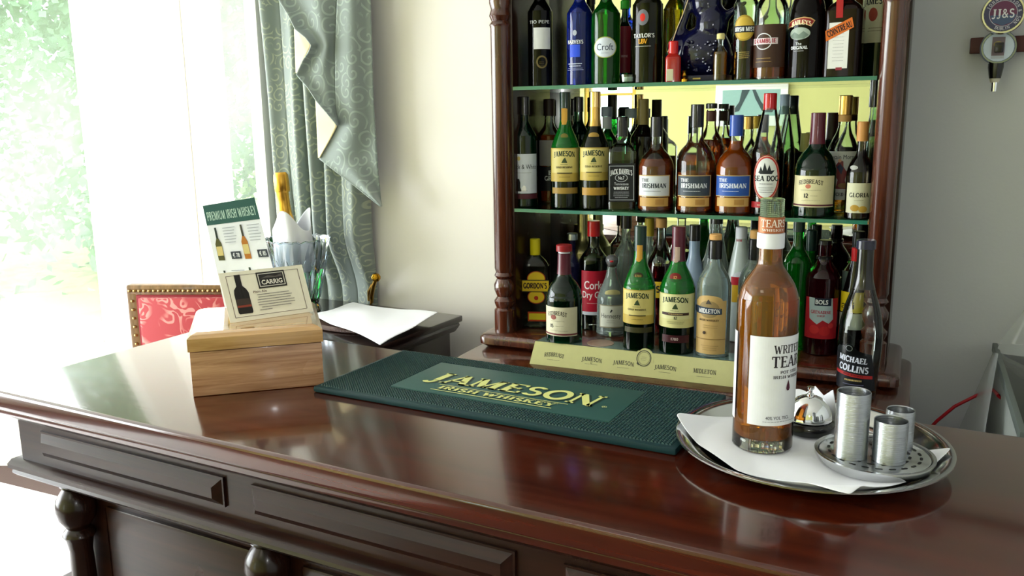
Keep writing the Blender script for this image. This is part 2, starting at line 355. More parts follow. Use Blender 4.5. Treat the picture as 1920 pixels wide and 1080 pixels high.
def sans_text(s, bold=0.0):
    if (s, bold) in _BF: return _BF[(s, bold)]
    cu = bpy.data.curves.new('tmp', 'FONT'); cu.body = s; cu.size = 1.0; cu.offset = bold; cu.resolution_u = 3; cu.align_x = 'LEFT'
    o = bpy.data.objects.new('tmp', cu); COL.objects.link(o)
    dg = bpy.context.evaluated_depsgraph_get(); dg.update()
    me = bpy.data.meshes.new_from_object(o.evaluated_get(dg))
    vs = [(v.co.x, v.co.y) for v in me.vertices]; fs = [list(p.vertices) for p in me.polygons]
    bpy.data.objects.remove(o); bpy.data.curves.remove(cu); bpy.data.meshes.remove(me)
    x0 = min(v[0] for v in vs); x1 = max(v[0] for v in vs); k = 1/0.70
    vs = [((a-x0)*k, b*k) for a, b in vs]
    _BF[(s, bold)] = ([(vs, fs)], (x1-x0)*k); return _BF[(s, bold)]

class Flat:
    """collects coloured shapes on a surface given by a mapping (u, v, lift) -> point"""
    def __init__(s, mp, step=0.003): s.mb = MB(); s.mb.keep = True; s.mp = mp; s.mats = []; s.n = 0; s.step = step; s.dl = 0.00012
    def mi(s, m):
        if isinstance(m, str): m = plain(m, 0.45)
        if m not in s.mats: s.mats.append(m)
        return s.mats.index(m)
    def put(s, vs, fs, m):
        l = 0.0003+s.n*s.dl; mi = s.mi(m)
        for f in fs:
            P = [vs[i] for i in f]; u0 = min(p[0] for p in P); u1 = max(p[0] for p in P)
            if u1-u0 <= s.step: s.mb.add([s.mp(a, b, l) for a, b in P], [list(range(len(P)))], mi); continue
            k = int((u1-u0)/s.step)+1
            for i in range(k):
                Q = P
                for lim, sg in ((u0+(u1-u0)*i/k, 1), (u0+(u1-u0)*(i+1)/k, -1)):
                    R = []
                    for (a, b), (c, d) in zip(Q, Q[1:]+Q[:1]):
                        da, dc = (a-lim)*sg, (c-lim)*sg
                        if da >= 0: R.append((a, b))
                        if (da >= 0) != (dc >= 0): t = da/(da-dc); R.append((a+(c-a)*t, b+(d-b)*t))
                    Q = R
                    if len(Q) < 3: break
                if len(Q) >= 3: s.mb.add([s.mp(a, b, l) for a, b in Q], [list(range(len(Q)))], mi)
    def strip(s, u0, u1, lo, hi, m):
        k = max(2, int(abs(u1-u0)/s.step)+1); us = [u0+(u1-u0)*i/k for i in range(k+1)]; vs = []
        for u in us: vs += [(u, lo(u)), (u, hi(u))]
        s.put(vs, [[2*i, 2*i+2, 2*i+3, 2*i+1] for i in range(k)], m); s.n += 1
    def rect(s, u0, u1, v0, v1, m): s.strip(u0, u1, lambda u: v0, lambda u: v1, m)
    def ell(s, cu, cv, ru, rv, m, n=28):
        vs = [(cu, cv)]+[(cu+ru*math.cos(2*PI*i/n), cv+rv*math.sin(2*PI*i/n)) for i in range(n)]
        s.put(vs, [[0, i+1, (i+1) % n+1] for i in range(n)], m); s.n += 1
    def ring(s, cu, cv, ru, rv, w, m, n=32):
        vs = []
        for i in range(n):
            c, q = math.cos(2*PI*i/n), math.sin(2*PI*i/n); vs += [(cu+(ru+w/2)*c, cv+(rv+w/2)*q), (cu+(ru-w/2)*c, cv+(rv-w/2)*q)]
        s.put(vs, [[2*i, 2*((i+1) % n), 2*((i+1) % n)+1, 2*i+1] for i in range(n)], m); s.n += 1
    def poly(s, pts, m): s.put(pts, [list(range(len(pts)))], m); s.n += 1
    def text(s, txt, cu, cv, size, m, font='s', width=None, arcv=0.0, bold=1.0, rot=0.0, shear=0.0, grow=0.0, align='c'):
        polys, tw = serif_text(txt, bold) if font == 's' else (serif_text(txt, bold, 0) if font == 'n' else sans_text(txt, 0.012*bold if font == 'b' else 0.0))
        sx = (width/tw) if width else size; c, q = math.cos(rot), math.sin(rot)
        for vs, fs in polys:
            o = []
            for a, b in vs:
                x = (a-(tw/2 if align == 'c' else 0))*sx; k = (2*x/(tw*sx)) if tw else 0
                y = (b-0.5)*size*(1+grow*k*k)
                x += shear*y
                y -= arcv*k*k
                o.append((cu+x*c-y*q, cv+x*q+y*c))
            s.put(o, fs, m)
        s.n += 1
    def fine(s, cu, cv, width, rows, pitch, m, th=0.0006):
        """rows of small print too small to read"""
        r = random.Random(int(abs(cu+cv)*1e5)+rows)
        for i in range(rows):
            ww = width*r.uniform(0.75, 1.0); u = cu-ww/2; v = cv-i*pitch
            while u < cu+ww/2-0.0006:
                l = min(r.uniform(0.0012, 0.0035), cu+ww/2-u)
                s.put([(u, v-th/2), (u+l, v-th/2), (u+l, v+th/2), (u, v+th/2)], [[0, 1, 2, 3]], m); u += l+0.0007
        s.n += 1
    def build(s, name, parent, loc=None, rz=0.0):
        o = s.mb.build(name, s.mats, parent, loc, rz, smooth=False); return o
def cyl_map(R, ay=1.0, y0=None, up=0.0, a0=0.0):
    def f(u, v, l):
        if y0 is not None: return (u, -(y0+l), v+up)
        a = u/R+a0; return ((R+l)*math.sin(a), -(R+l)*math.cos(a)*ay-(0 if ay == 1 else 0.0), v+up)
    return f

# ------------------------------------------------------------------ bottles
PROF = {
 'jam': [(.88, 0), (.97, .012), (1, .04), (1, .48), (.96, .53), (.85, .58), (.66, .64), (.48, .69), (.39, .74), (.36, .80), (.36, .965)],
 'red': [(.9, 0), (.98, .01), (1, .03), (1, .43), (.97, .48), (.88, .545), (.70, .605), (.50, .65), (.40, .69), (.36, .76), (.34, .90)],
 'iri': [(.9, 0), (.98, .01), (1, .03), (1, .44), (.96, .50), (.84, .56), (.64, .615), (.44, .655), (.35, .70), (.33, .76), (.33, .95)],
 'wine': [(.92, 0), (.98, .01), (1, .03), (1, .60), (.95, .65), (.78, .69), (.52, .735), (.40, .77), (.36, .82), (.36, .98)],
 'cone': [(.9, 0), (.98, .01), (1, .03), (1, .50), (.93, .56), (.78, .65), (.60, .76), (.46, .85), (.40, .90), (.38, .97)],
 'gor': [(.9, 0), (.98, .01), (1, .03), (1, .64), (.93, .70), (.72, .76), (.46, .80), (.36, .83), (.34, .96)],
 'sq': [(.92, 0), (.99, .012), (1, .03), (1, .58), (.96, .63), (.78, .68), (.52, .715), (.38, .75), (.36, .80), (.36, .96)],
 'hen': [(.94, 0), (1.02, .02), (1, .05), (.97, .40), (.90, .46), (.72, .54), (.52, .62), (.38, .70), (.31, .78), (.30, .86)],
 'mid': [(.9, 0), (.98, .01), (1, .03), (1, .55), (.96, .60), (.82, .66), (.56, .72), (.40, .77), (.35, .82), (.34, .94)],
 'mc': [(.72, 0), (.84, .01), (.88, .04), (.92, .15), (1, .34), (1, .42), (.94, .50), (.76, .60), (.54, .69), (.41, .76), (.37, .82), (.36, .96)],
 'bol': [(.94, 0), (.99, .01), (1, .03), (1, .62), (.95, .68), (.74, .74), (.45, .80), (.38, .85), (.38, .96)],
 'slim': [(.9, 0), (.98, .01), (1, .03), (.98, .50), (.85, .58), (.62, .66), (.46, .73), (.42, .80), (.42, .97)],
 'bai': [(.9, 0), (.98, .01), (1, .03), (1, .52), (.97, .58), (.86, .66), (.66, .74), (.46, .81), (.38, .87), (.36, .96)],
 'mini': [(.9, 0), (.98, .02), (1, .05), (1, .55), (.92, .62), (.62, .69), (.48, .74), (.46, .93)],
 'wt': [(.93, 0), (.99, .008), (1, .02), (1, .60), (.97, .64), (.90, .675), (.77, .71), (.58, .745), (.44, .772), (.40, .80), (.395, .93)],
}
def rad_at(prof, z):
    if z <= 0: return prof[0][0]
    for (r0, z0), (r1, z1) in zip(prof[:-1], prof[1:]):
        if z0 <= z <= z1 and z1 > z0: return r0+(r1-r0)*(z-z0)/(z1-z0)
    return prof[-1][0]
def smooth_prof(prof, k=3):
    """Catmull-Rom through the profile points"""
    out = []
    n = len(prof)
    for i in range(n-1):
        p0, p1, p2, p3 = prof[max(i-1, 0)], prof[i], prof[i+1], prof[min(i+2, n-1)]
        for j in range(k):
            t = j/k
            def cr(a, b, c, d): return 0.5*((2*b)+(-a+c)*t+(2*a-5*b+4*c-d)*t*t+(-a+3*b-3*c+d)*t**3)
            r = cr(p0[0], p1[0], p2[0], p3[0]); z = cr(p0[1], p1[1], p2[1], p3[1])
            if p1[0] == p2[0]: r = p1[0]
            out.append((r, min(max(z, p1[1]), p2[1])))
    out.append(prof[-1]); return out
def bottle(name, label, group, xc, ty, wpx, Y, zb, prof='jam', glass=None, liq=None, cap=None, caps=None, els=(), yaw=0.0, cat='bottle', p=2.0, ay=1.0,
           shell=False, neck=None, n=36, lean=0.0, sxy=None):
    """xc, by, ty, wpx: where the photo shows it (centre, base, top, width); Y: its real distance, zb: height of what it stands on"""
    kl = (xc-1074.8)/8219.5                      # verticals lean towards the nadir of the view
    pos = atY(xc, 300, Y); pos.z = zb; by = proj(pos)[1]
    xb = xc-kl*(by-ty)*0.4
    for _ in range(3): pos = atY(xb, by, Y); pos.z = zb; by = proj(pos)[1]
    s = depth(pos)/FPX; h = (by-ty)*s; R = wpx*s/2
    rz = math.atan2(-pos.x, pos.y)+yaw
    root = empty(name, pos, rz); tag(root, label, cat, group)
    pr = smooth_prof(PROF[prof])
    body = [(0, 0.0)]+[(r*R, z*h) for r, z in pr]
    capz = (cap or {}).get('z', .9)
    body += [(0, body[-1][1])]
    o = MB().lathe(body, n, p=p, ay=ay).build('glass_body', glass, root)
    if liq:
        mat, lev = liq[:2]; lb = liq[2] if len(liq) > 2 else .022; lp = [(0, lb*h), (rad_at(pr, lb)*R-.003, lb*h), (rad_at(pr, lb)*R-.0016, lb*h+.0015)]
        for r, z in pr:
            if z*h <= lb*h+.002: continue
            if z >= lev: break
            # the shell is drawn without thickness, so the liquid stands 1.5 mm inside
            lp.append((max(r*R-0.0016, .001), z*h))
        lp.append((max(rad_at(pr, lev)*R-0.0016, .001), lev*h)); lp.append((0, lev*h))
        MB().lathe(lp, n, p=p, ay=ay).build('liquid', mat, root)
    for c in (caps or ([cap] if cap else [])):
        z0, z1, rr, m = c['z'], c.get('z1', 1.0), c.get('r', .4), c['m']
        nm = c.get('n', 'cap')
        a, b = z0*h, z1*h; rl = rr*R
        if c.get('fit'):
            q = [(r*R+0.0006, z*h) for r, z in pr if z0 < z < z1]
            q = [(rad_at(pr, z0)*R+0.0006, a)]+q+[(max(rad_at(pr, min(z1, .96)), .3)*R+0.0006, b-.0008), (max(rad_at(pr, .96), .3)*R-.001, b), (0, b)]
            if z1 < .93: q = q[:-2]
            MB().lathe(q, 28).build(nm, m, root)
        else:
            bv = min(.0015, rl*.2)
            MB().lathe([(0, a), (rl, a), (rl, b-bv), (rl-bv, b), (0, b)], 28).build(nm, m, root)
    if els:
        groups = {}
        for e in els: groups.setdefault(e[0], []).append(e[1:])
        for part, items in groups.items():
            # the label hugs the glass where it sits
            it0 = items[0]; vmid = (by-it0[2])*s if it0[0] in ('e', 'o') else (by-(it0[3]+it0[4])/2)*s if it0[0] == 'r' else (by-it0[3])*s if it0[0] == 't' else .3*h
            Rl = rad_at(pr, min(.98, vmid/h))*R
            extra = .0008
            if it0[0] == 'x': Rl = it0[1]*R; items = items[1:]
            flat = p > 2.5
            ymid = by-vmid/s
            F = Flat(cyl_map(Rl+extra, y0=(R*ay+.0004) if flat else None))
            def U(x, y=None):
                d = (x-xb-kl*(by-(y if y is not None else ymid)))*s
                if flat: return d
                q = max(-.999, min(.999, d/(Rl+extra))); return (Rl+extra)*math.asin(q)
            def V(y): return (by-y)*s
            for it in items:
                k = it[0]
                if k == 'r': F.rect(U(it[1]), U(it[2]), V(it[4]), V(it[3]), it[5])
                elif k == 'e': F.ell(U(it[1], it[2]), V(it[2]), it[3]*s, it[4]*s, it[5])
                elif k == 'o': F.ring(U(it[1], it[2]), V(it[2]), it[3]*s, it[4]*s, it[5]*s, it[6])
                elif k == 'p': F.poly([(U(a, b), V(b)) for a, b in it[1]], it[2])
                elif k == 'f': F.fine(U(it[1], it[2]), V(it[2]), it[3]*s, it[4], it[5]*s, it[6], it[7]*s if len(it) > 7 else .0007)
                elif k == 't':
                    kw = dict(it[6]) if len(it) > 6 else {}
                    kw['bold'] = kw.get('bold', 1.0)*1.22
                    if 'width' in kw: kw['width'] *= s
                    if 'arcv' in kw: kw['arcv'] *= s
                    F.text(it[1], U(it[2], it[3]), V(it[3]), it[4]*s, it[5], **kw)
                elif k == 'band':
                    F.rect(-(Rl+extra)*PI*.999, (Rl+extra)*PI*.999, V(it[2]), V(it[1]), it[3])
            F.build(part, root)
    return root

# ------------------------------------------------------------------ the room
FL = -1.05; CE = 1.45
def quadwall(name, p0, p1, m, holes=(), t=0.10, z0=FL, z1=CE, flip=1):
    """wall from p0 to p1 (xy) with rectangular holes (s0, s1, za, zb) along its length; thickness t away from the room"""
    p0 = Vector((*p0, 0)); p1 = Vector((*p1, 0)); L = (p1-p0).length; d = (p1-p0)/L; o = Vector((-d.y, d.x, 0))*flip
    mb = MB()
    xs = [0]+sorted([v for h in holes for v in h[:2]])+[L]
    def blk(a, b, c, e):
        vs = []
        for q in (0, t):
            for (s_, z_) in ((a, c), (b, c), (b, e), (a, e)): vs.append(p0+d*s_+o*q+Vector((0, 0, z_)))
        mb.add(vs, [[0, 1, 2, 3], [7, 6, 5, 4], [0, 4, 5, 1], [1, 5, 6, 2], [2, 6, 7, 3], [3, 7, 4, 0]])
    hs = sorted(holes); cur = 0
    for h in hs:
        if h[0] > cur: blk(cur, h[0], z0, z1)
        if h[2] > z0: blk(h[0], h[1], z0, h[2])
        if h[3] < z1: blk(h[0], h[1], h[3], z1)
        cur = h[1]
    if cur < L: blk(cur, L, z0, z1)
    return struct(mb.build(name, m, smooth=False))
WY = 2.12
floor = struct(MB().box(-5.2, 1.9, -2.4, 3.0, FL-0.08, FL).build('floor', CARPET, smooth=False))
ceil = struct(MB().box(-5.2, 1.9, -2.4, 3.0, CE, CE+0.08).build('ceiling', CEIL, smooth=False))
quadwall('wall_back', (-1.80, WY), (-.50, WY), CREAM)
quadwall('wall_back_right', (-.50, WY), (1.7, WY), SHADED_WALL)
quadwall('wall_bay_return', (-1.80, 2.60), (-1.80, WY), CREAM, t=0.0001+0.10)
quadwall('wall_bay', (-2.84, 2.60), (-1.80, 2.60), CREAM, holes=[(0.22, 1.0, -0.45, 1.2)])
A25 = math.radians(25)
bx, by_ = -2.84, 2.60
LB = (4.6-2.84)/math.cos(A25)
ex, ey = -4.6, by_-LB*math.sin(A25)
quadwall('wall_bay_left', (ex, ey), (bx, by_), CREAM, holes=[(0.10, LB-0.20, -0.50, 1.25)])
quadwall('wall_left', (-4.6, -2.2), (ex, ey), CREAM, holes=[(0.5, 3.7, -0.75, 1.2)])
quadwall('wall_right', (1.6, 2.2), (1.6, -2.3), SHADED_WALL)
quadwall('wall_rear', (1.7, -2.2), (-4.7, -2.2), YELLOW, holes=[(1.7+1.95, 1.7+2.36, -0.55, 0.60)])

PANE = thin_glass('f2fbf6', 1.0, 'window_pane')
# panes with a white veil mixed in, painting the glare of the outdoors
def veiled():
    m = bpy.data.materials.new('glare_veil_pane'); m.use_nodes = True; nt = m.node_tree
    for n in list(nt.nodes): nt.nodes.remove(n)
    out = N(nt, 'ShaderNodeOutputMaterial'); tr = N(nt, 'ShaderNodeBsdfTransparent'); tr.inputs[0].default_value = (.97, 1, .98, 1)
    tl = N(nt, 'ShaderNodeBsdfTranslucent'); tl.inputs[0].default_value = (1, 1, 1, 1)
    tc = N(nt, 'ShaderNodeTexCoord'); no = N(nt, 'ShaderNodeTexNoise', Scale=1.3, Detail=2.0); nt.links.new(tc.outputs['Object'], no.inputs['Vector'])
    mr = N(nt, 'ShaderNodeMapRange'); mr.inputs['From Min'].default_value = .35; mr.inputs['From Max'].default_value = .65; mr.inputs['To Min'].default_value = .10; mr.inputs['To Max'].default_value = .27
    nt.links.new(no.outputs['Fac'], mr.inputs['Value'])
    mx = N(nt, 'ShaderNodeMixShader'); nt.links.new(mr.outputs[0], mx.inputs[0]); nt.links.new(tr.outputs[0], mx.inputs[1]); nt.links.new(tl.outputs[0], mx.inputs[2])
    nt.links.new(mx.outputs[0], out.inputs[0]); return m
VEILED = veiled()
def window(name, p0, p1, z0, z1, fr=0.06, mull=(), bars=(), mat=None, depth_=0.09, flip=1, pane=None):
    p0 = Vector((*p0, 0)); p1 = Vector((*p1, 0)); L = (p1-p0).length; rz = math.atan2(p1.y-p0.y, p1.x-p0.x)
    root = empty(name, p0, rz); root['kind'] = 'structure'; mb = MB(); mat = mat or WHITEP
    y0, y1 = (0.012, 0.012+depth_) if flip > 0 else (-0.012-depth_, -0.012)
    mb.box(0, fr, y0, y1, z0, z1, .006); mb.box(L-fr, L, y0, y1, z0, z1, .006)
    mb.box(fr, L-fr, y0, y1, z1-fr, z1, .006); mb.box(fr, L-fr, y0, y1, z0, z0+fr, .006)
    for q in mull: mb.box(q-fr/2, q+fr/2, y0, y1, z0+fr, z1-fr, .006)
    for q in bars: mb.box(fr, L-fr, y0+.02, y1-.02, q-.02, q+.02, .004)
    struct(mb.build('window_frame', mat, root))
    ym = (y0+y1)/2
    struct(MB().box(fr, L-fr, ym-.002, ym+.002, z0+fr, z1-fr).build('pane', pane or VEILED, root, smooth=False))
    return root
window('window_1', (ex+0.10*math.cos(A25), ey+0.10*math.sin(A25)), (bx-0.20*math.cos(A25), by_-0.20*math.sin(A25)), -0.50, 1.25, 0.07, mull=(0.80,), bars=())
window('window_2', (-2.62, 2.60), (-1.84, 2.60), -0.45, 1.2, 0.12)
window('window_3', (-4.6, -1.7), (-4.6, 1.5), -0.75, 1.2, 0.07, mull=(1.07, 2.13), bars=(0.6,), flip=1)  # unseen window put in so that light reaches the cream wall
window('window_4', (-1.95, -2.2), (-2.36, -2.2), -0.55, 0.60, 0.035, mat=plain('c9a53f', .35), flip=1, pane=PANE)
# window board under the bay windows, white
t1 = struct(MB().box(-2.80, -1.84, 2.50, 2.60, -0.49, -0.452, .006).build('trim_1', WHITEP))
t2 = MB(); t2.box(0, LB-0.1, -.12, 0, -0.54, -0.503, .006); struct(t2.build('trim_2', WHITEP, None, (ex, ey, 0), A25))
struct(MB().box(-1.70, 1.6, 2.098, WY, FL, FL+.13, .005).build('baseboard_back', WHITEP))
# white casing that edges the bay pier
struct(MB().box(-1.845, -1.80, 2.09, WY+.02, FL, CE, .004).build('trim_3', WHITEP))

# picture on the rear wall that shows in the mirror: two walking legs
pw = empty('framed_picture', (-1.10, -2.188, 0.0), PI)
tag(pw, 'pale framed picture of walking legs seen in the cabinet mirror', 'picture')
MB().box(-.25, .25, -.018, 0, .33, .72, .004).build('frame', WHITEP, pw)
F = Flat(lambda u, v, l: (u, -.018-l, v)); F.dl = .0006
F.rect(-.20, .20, .40, .60, '8fb3ad'); leg = '3a4a4c'
F.poly([(-.10, .60), (-.02, .60), (-.07, .50), (-.12, .44), (-.16, .44), (-.15, .425), (-.09, .425), (-.075, .44), (-.03, .52), (.0, .60)], leg)
F.poly([(.0, .60), (.06, .60), (.08, .50), (.115, .45), (.15, .435), (.14, .42), (.08, .435), (.05, .50)], leg)
F.build('print', pw)

# ------------------------------------------------------------------ outdoors
GRASS = wall_mat('lawn', '8fb05a', .5)
tag(MB().box(-30, 12, 3.2, 40, FL-.30, FL-.20).build('lawn', GRASS, smooth=False), kind='structure')
tag(MB().box(-30, -5.0, -14, 3.2, FL-.30, FL-.20).build('lawn', GRASS, smooth=False), kind='structure')
def leafmat(h, h2):
    m, nt, b = nodes('leaves_'+h)
    tc = N(nt, 'ShaderNodeTexCoord'); no = N(nt, 'ShaderNodeTexNoise', Scale=1.6, Detail=3.0); nt.links.new(tc.outputs['Object'], no.inputs['Vector'])
    mx = N(nt, 'ShaderNodeMixRGB'); mx.inputs[1].default_value = (*hexc(h), 1); mx.inputs[2].default_value = (*hexc(h2), 1)
    cr = N(nt, 'ShaderNodeMapRange'); cr.inputs['From Min'].default_value = .4; cr.inputs['From Max'].default_value = .6; nt.links.new(no.outputs['Fac'], cr.inputs['Value'])
    nt.links.new(cr.outputs[0], mx.inputs[0]); nt.links.new(mx.outputs[0], b.inputs['Base Color']); b.inputs['Roughness'].default_value = .6
    return m
LEAF = [leafmat('3c5c40', '62806a'), leafmat('4a6a58', '708c78'), leafmat('5a7450', '869468')]
BARK = plain('4a3a2c', .9)
def tree(x, y, r, h, k, label, n=13000):
    root = empty('garden_tree', (x, y, FL-.2)); tag(root, label, 'tree', 'trees in the garden')
    MB().tube([(0, 0, 0), (.05, 0, h*.4), (0, .05, h*.75)], [.16, .12, .05], 8).build('trunk', BARK, root)
    rnd = random.Random(k*17+3); mb = MB(); mb.keep = True
    cl = [(rnd.uniform(-.6, .6)*r, rnd.uniform(-.6, .6)*r, rnd.uniform(.06, .95)*h, rnd.uniform(.35, .6)*r) for _ in range(22)]
    for i in range(n):
        cx, cy, cz, cr_ = cl[i % 22]; v = Vector((rnd.gauss(0, 1), rnd.gauss(0, 1), rnd.gauss(0, 1))).normalized()*cr_*rnd.uniform(.6, 1.0)
        c = Vector((cx, cy, cz))+v; a = Vector((rnd.gauss(0, 1), rnd.gauss(0, 1), rnd.gauss(0, 1))).normalized(); b = a.orthogonal().normalized(); q = rnd.uniform(.05, .10)
        mb.add([c-a*q, c+b*q*.55, c+a*q, c-b*q*.55], [[0, 1, 2, 3]])
    mb.build('foliage', LEAF[k % 3], root, smooth=False)
tree(-8.6, 7.6, 2.4, 6.5, 0, 'broad tree in the garden nearest behind the big left window')
tree(-12.5, 6.5, 2.8, 7.5, 1, 'hazy tree in the garden at the far left edge of the big window', 15000)
tree(-7.3, 10.2, 2.6, 7.0, 2, 'pale tree farther back in the garden behind the pier')
tree(-4.9, 8.2, 2.2, 6.6, 0, 'bushy tree seen just beside the curtain through the narrow window', 15000)
tree(-10.4, 11.0, 3.0, 8.5, 1, 'tall back tree in the garden above the other crowns', 15000)
tree(-4.6, 12.0, 2.8, 7.0, 2, 'yellow green tree farther off behind the bushy one by the curtain')

# ------------------------------------------------------------------ bar counter (local frame: x along the front edge, y back)
CA = math.radians(-3.5)
ctr = empty('bar_counter', (-1.272, .832, 0), CA)
tag(ctr, 'long polished dark mahogany bar counter with raised panels and turned posts', 'counter')
x0, x1 = -0.055, 1.47
top = MB(); D = 0.485
prof = [(0, -.002), (-.006, 0), (.0, 0)]
top.box(x0, x1, 0.004, D, -0.030, 0.0, .006, seg=3)
top.box(x0+.012, x1-.012, 0.014, D-.01, -0.044, -0.030, .004)
top.build('counter_top', COUNTER, ctr)
body = MB(); body.box(x0+.03, x1-.03, .035, D-.03, -0.125, -0.044)
body.box(x0+.035, x1-.035, .10, D-.04, FL+.10, -0.15); body.build('carcass', MAHOG_X, ctr)
mo = MB()
mo.sweep([(0, -.125), (.018, -.125), (.026, -.131), (.026, -.138), (.018, -.142), (.02, -.148), (.012, -.156), (0, -.158)], [Vector((x0+.012, .045, 0)), Vector((x1-.012, .045, 0))])
mo.box(x0+.012, x1-.012, .045, .12, -.158, -.125)
mo.box(x0+.012, x0+.05, .045, D-.03, -.158, -.125, .004)
mo.build('lower_moulding', MAHOG_X, ctr)
mo = MB(); mo.sweep([(0, -.044), (.012, -.044), (.010, -.05), (.004, -.054), (0, -.058)], [Vector((x0+.03, .035, 0)), Vector((x1-.03, .035, 0))]); mo.build('upper_moulding', MAHOG_X, ctr)
for (a, b) in ((.036, .438), (.490, .892), (.952, 1.354)):
    # sunk frame and a raised field inside
    f = MB(); yf = .035; za, zb_ = -.110, -.066
    f.box(a, b, yf-.004, yf, za, zb_, 0)
    # raised bevelled field
    vs = [(a+.003, yf-.004, za+.003), (b-.003, yf-.004, za+.003), (b-.003, yf-.004, zb_-.003), (a+.003, yf-.004, zb_-.003),
          (a+.014, yf-.013, za+.014), (b-.014, yf-.013, za+.014), (b-.014, yf-.013, zb_-.014), (a+.014, yf-.013, zb_-.014)]
    f.add(vs, [[0, 1, 5, 4], [1, 2, 6, 5], [2, 3, 7, 6], [3, 0, 4, 7], [4, 5, 6, 7]])
    f.build('raised_panel', MAHOG_X, ctr, smooth=False)
def post_prof():
    return [(0, -.158), (.026, -.158), (.026, -.166), (.020, -.170), (.022, -.175), (.018, -.180), (.024, -.188), (.031, -.200), (.033, -.215), (.029, -.232), (.022, -.243), (.018, -.250),
            (.024, -.256), (.026, -.262), (.021, -.270), (.018, -.290), (.022, -.45), (.026, -.60), (.024, -.72), (.018, -.76), (.028, -.78), (.018, -.80), (.028, -.82), (.028, FL), (0, FL)]
for u in (.035, .462, .921, 1.38):
    MB().lathe(post_prof(), 28).build('turned_post', MAHOG, ctr, (u, .078, 0))
pb = MB()
for (a, b) in ((.085, .42), (.51, .875), (.97, 1.335)):
    pb.box(a, b, .094, .10, -.92, -.21, .006)
pb.build('lower_panels', MAHOG_X, ctr)
MB().box(x0+.01, x1-.01, .03, D-.02, FL, FL+.10, .006).build('plinth', MAHOG_X, ctr)

# ------------------------------------------------------------------ back bar unit and mirrored cabinet
ZB = -0.14; ZP = -0.105
bb = empty('back_bar', (-.47, 1.91, FL)); tag(bb, 'low mahogany back bar carrying the mirrored bottle cabinet', 'cabinet')
def rr_plate(xa, xb, ya, yb, za, zb_, r, b=.006):
    """plate with rounded corners"""
    pts = []
    for cx, cy, a in ((xb-r, ya+r, -90), (xb-r, yb-r, 0), (xa+r, yb-r, 90), (xa+r, ya+r, 180)):
        for i in range(7): t = math.radians(a+15*i); pts.append((cx+r*math.cos(t), cy+r*math.sin(t)))
    n = len(pts); cxm, cym = (xa+xb)/2, (ya+yb)/2; lv = []
    def inset(d): return [(cxm+(x-cxm)*(1-2*d/(xb-xa)), cym+(y-cym)*(1-2*d/(yb-ya))) for x, y in pts]
    for d, z in ((b, za), (0, za+b*.8), (0, zb_-b*.8), (b*.35, zb_-b*.25), (b, zb_)): lv.append([(x, y, z) for x, y in inset(d)])
    vs = [v for l in lv for v in l]; fs = [list(range(n-1, -1, -1)), [4*n+i for i in range(n)]]
    for k in range(4):
        for i in range(n): fs.append([k*n+i, k*n+(i+1) % n, (k+1)*n+(i+1) % n, (k+1)*n+i])
    m = MB(); m.add(vs, fs); return m
def off(mb, dx, dy, dz): mb.v = [(a-dx, b-dy, c-dz) for a, b, c in mb.v]; return mb
O_ = (-.47, 1.91, FL)
off(rr_plate(-.958, .018, 1.695, 2.112, ZB-.028, ZB, .035), *O_).build('top_board', PILLAR, bb)
m = MB(); m.box(-.93, -.01, 1.72, 2.10, FL+.05, ZB-.028); m.box(-.94, 0, 1.712, 2.10, FL, FL+.07, .004)
off(m, *O_).build('carcass', MAHOG, bb)
for i, (a, b) in enumerate(((-.91, -.64), (-.61, -.34), (-.31, -.03))):
    d = off(MB().box(a, b, 1.70, 1.72, FL+.10, ZB-.06, .005), *O_).build('door', MAHOG, bb)
    k = MB().lathe([(0, 0), (.008, 0), (.006, .008), (.012, .016), (.009, .024), (0, .026)], 16); k.v = [(x, -z, y) for x, y, z in k.v]
    k.build('knob', BRASS, d, (a+.03-O_[0], 1.70-O_[1], -.4-O_[2]))

cb = empty('bottle_cabinet', (-.47, 1.97, ZB)); tag(cb, 'tall mahogany cabinet with turned half columns, glass shelves and a mirrored back', 'cabinet')
O_ = (-.47, 1.97, ZB)
off(rr_plate(-.948, -.003, 1.822, 2.108, ZB+.001, ZP, .02, .012), *O_).build('base_board', PILLAR, cb)
CT = 0.80
m = MB(); m.box(-.915, -.868, 1.875, 2.112, ZP, CT, .003); off(m, *O_).build('side_panel', MAHOG, cb)
m = MB(); m.box(-.082, -.030, 1.875, 2.112, ZP, CT, .003); off(m, *O_).build('side_panel', MAHOG, cb)
def column(cx):
    r = .0255
    seq = [(0, ZP), (r, ZP), (r, ZP+.055), (r*.80, ZP+.060), (r*.98, ZP+.072), (r*1.0, ZP+.078), (r*.72, ZP+.088), (r*.98, ZP+.105), (r*1.0, ZP+.118), (r*.72, ZP+.132), (r*.95, ZP+.140), (r*.8, ZP+.148), (r*.92, ZP+.158),
           (r*.92, .615), (r*1.02, .622), (r*.8, .630), (r*1.02, .642), (r*.84, .656), (r, .67), (r, CT), (0, CT)]
    off(MB().lathe(seq, 32, c=(cx, 1.872, 0)), *O_).build('turned_column', PILLAR, cb)
column(-.897); column(-.058)
off(MB().box(-.925, -.02, 1.85, 2.112, CT, CT+.05, .008), *O_).build('cornice', MAHOG_X, cb)
mir = bpy.data.materials.new('mirror'); mir.use_nodes = True; b_ = mir.node_tree.nodes['Principled BSDF']
b_.inputs['Base Color'].default_value = (.86, .9, .84, 1); b_.inputs['Metallic'].default_value = 1; b_.inputs['Roughness'].default_value = .01
off(MB().box(-.868, -.082, 2.098, 2.106, ZP, CT), *O_).build('mirror_back', mir, cb, smooth=False)
SHG = thin_glass('e3f5ec', 1.0, 'shelf_glass'); EDGE = bpy.data.materials.new('shelf_edge'); EDGE.use_nodes = True
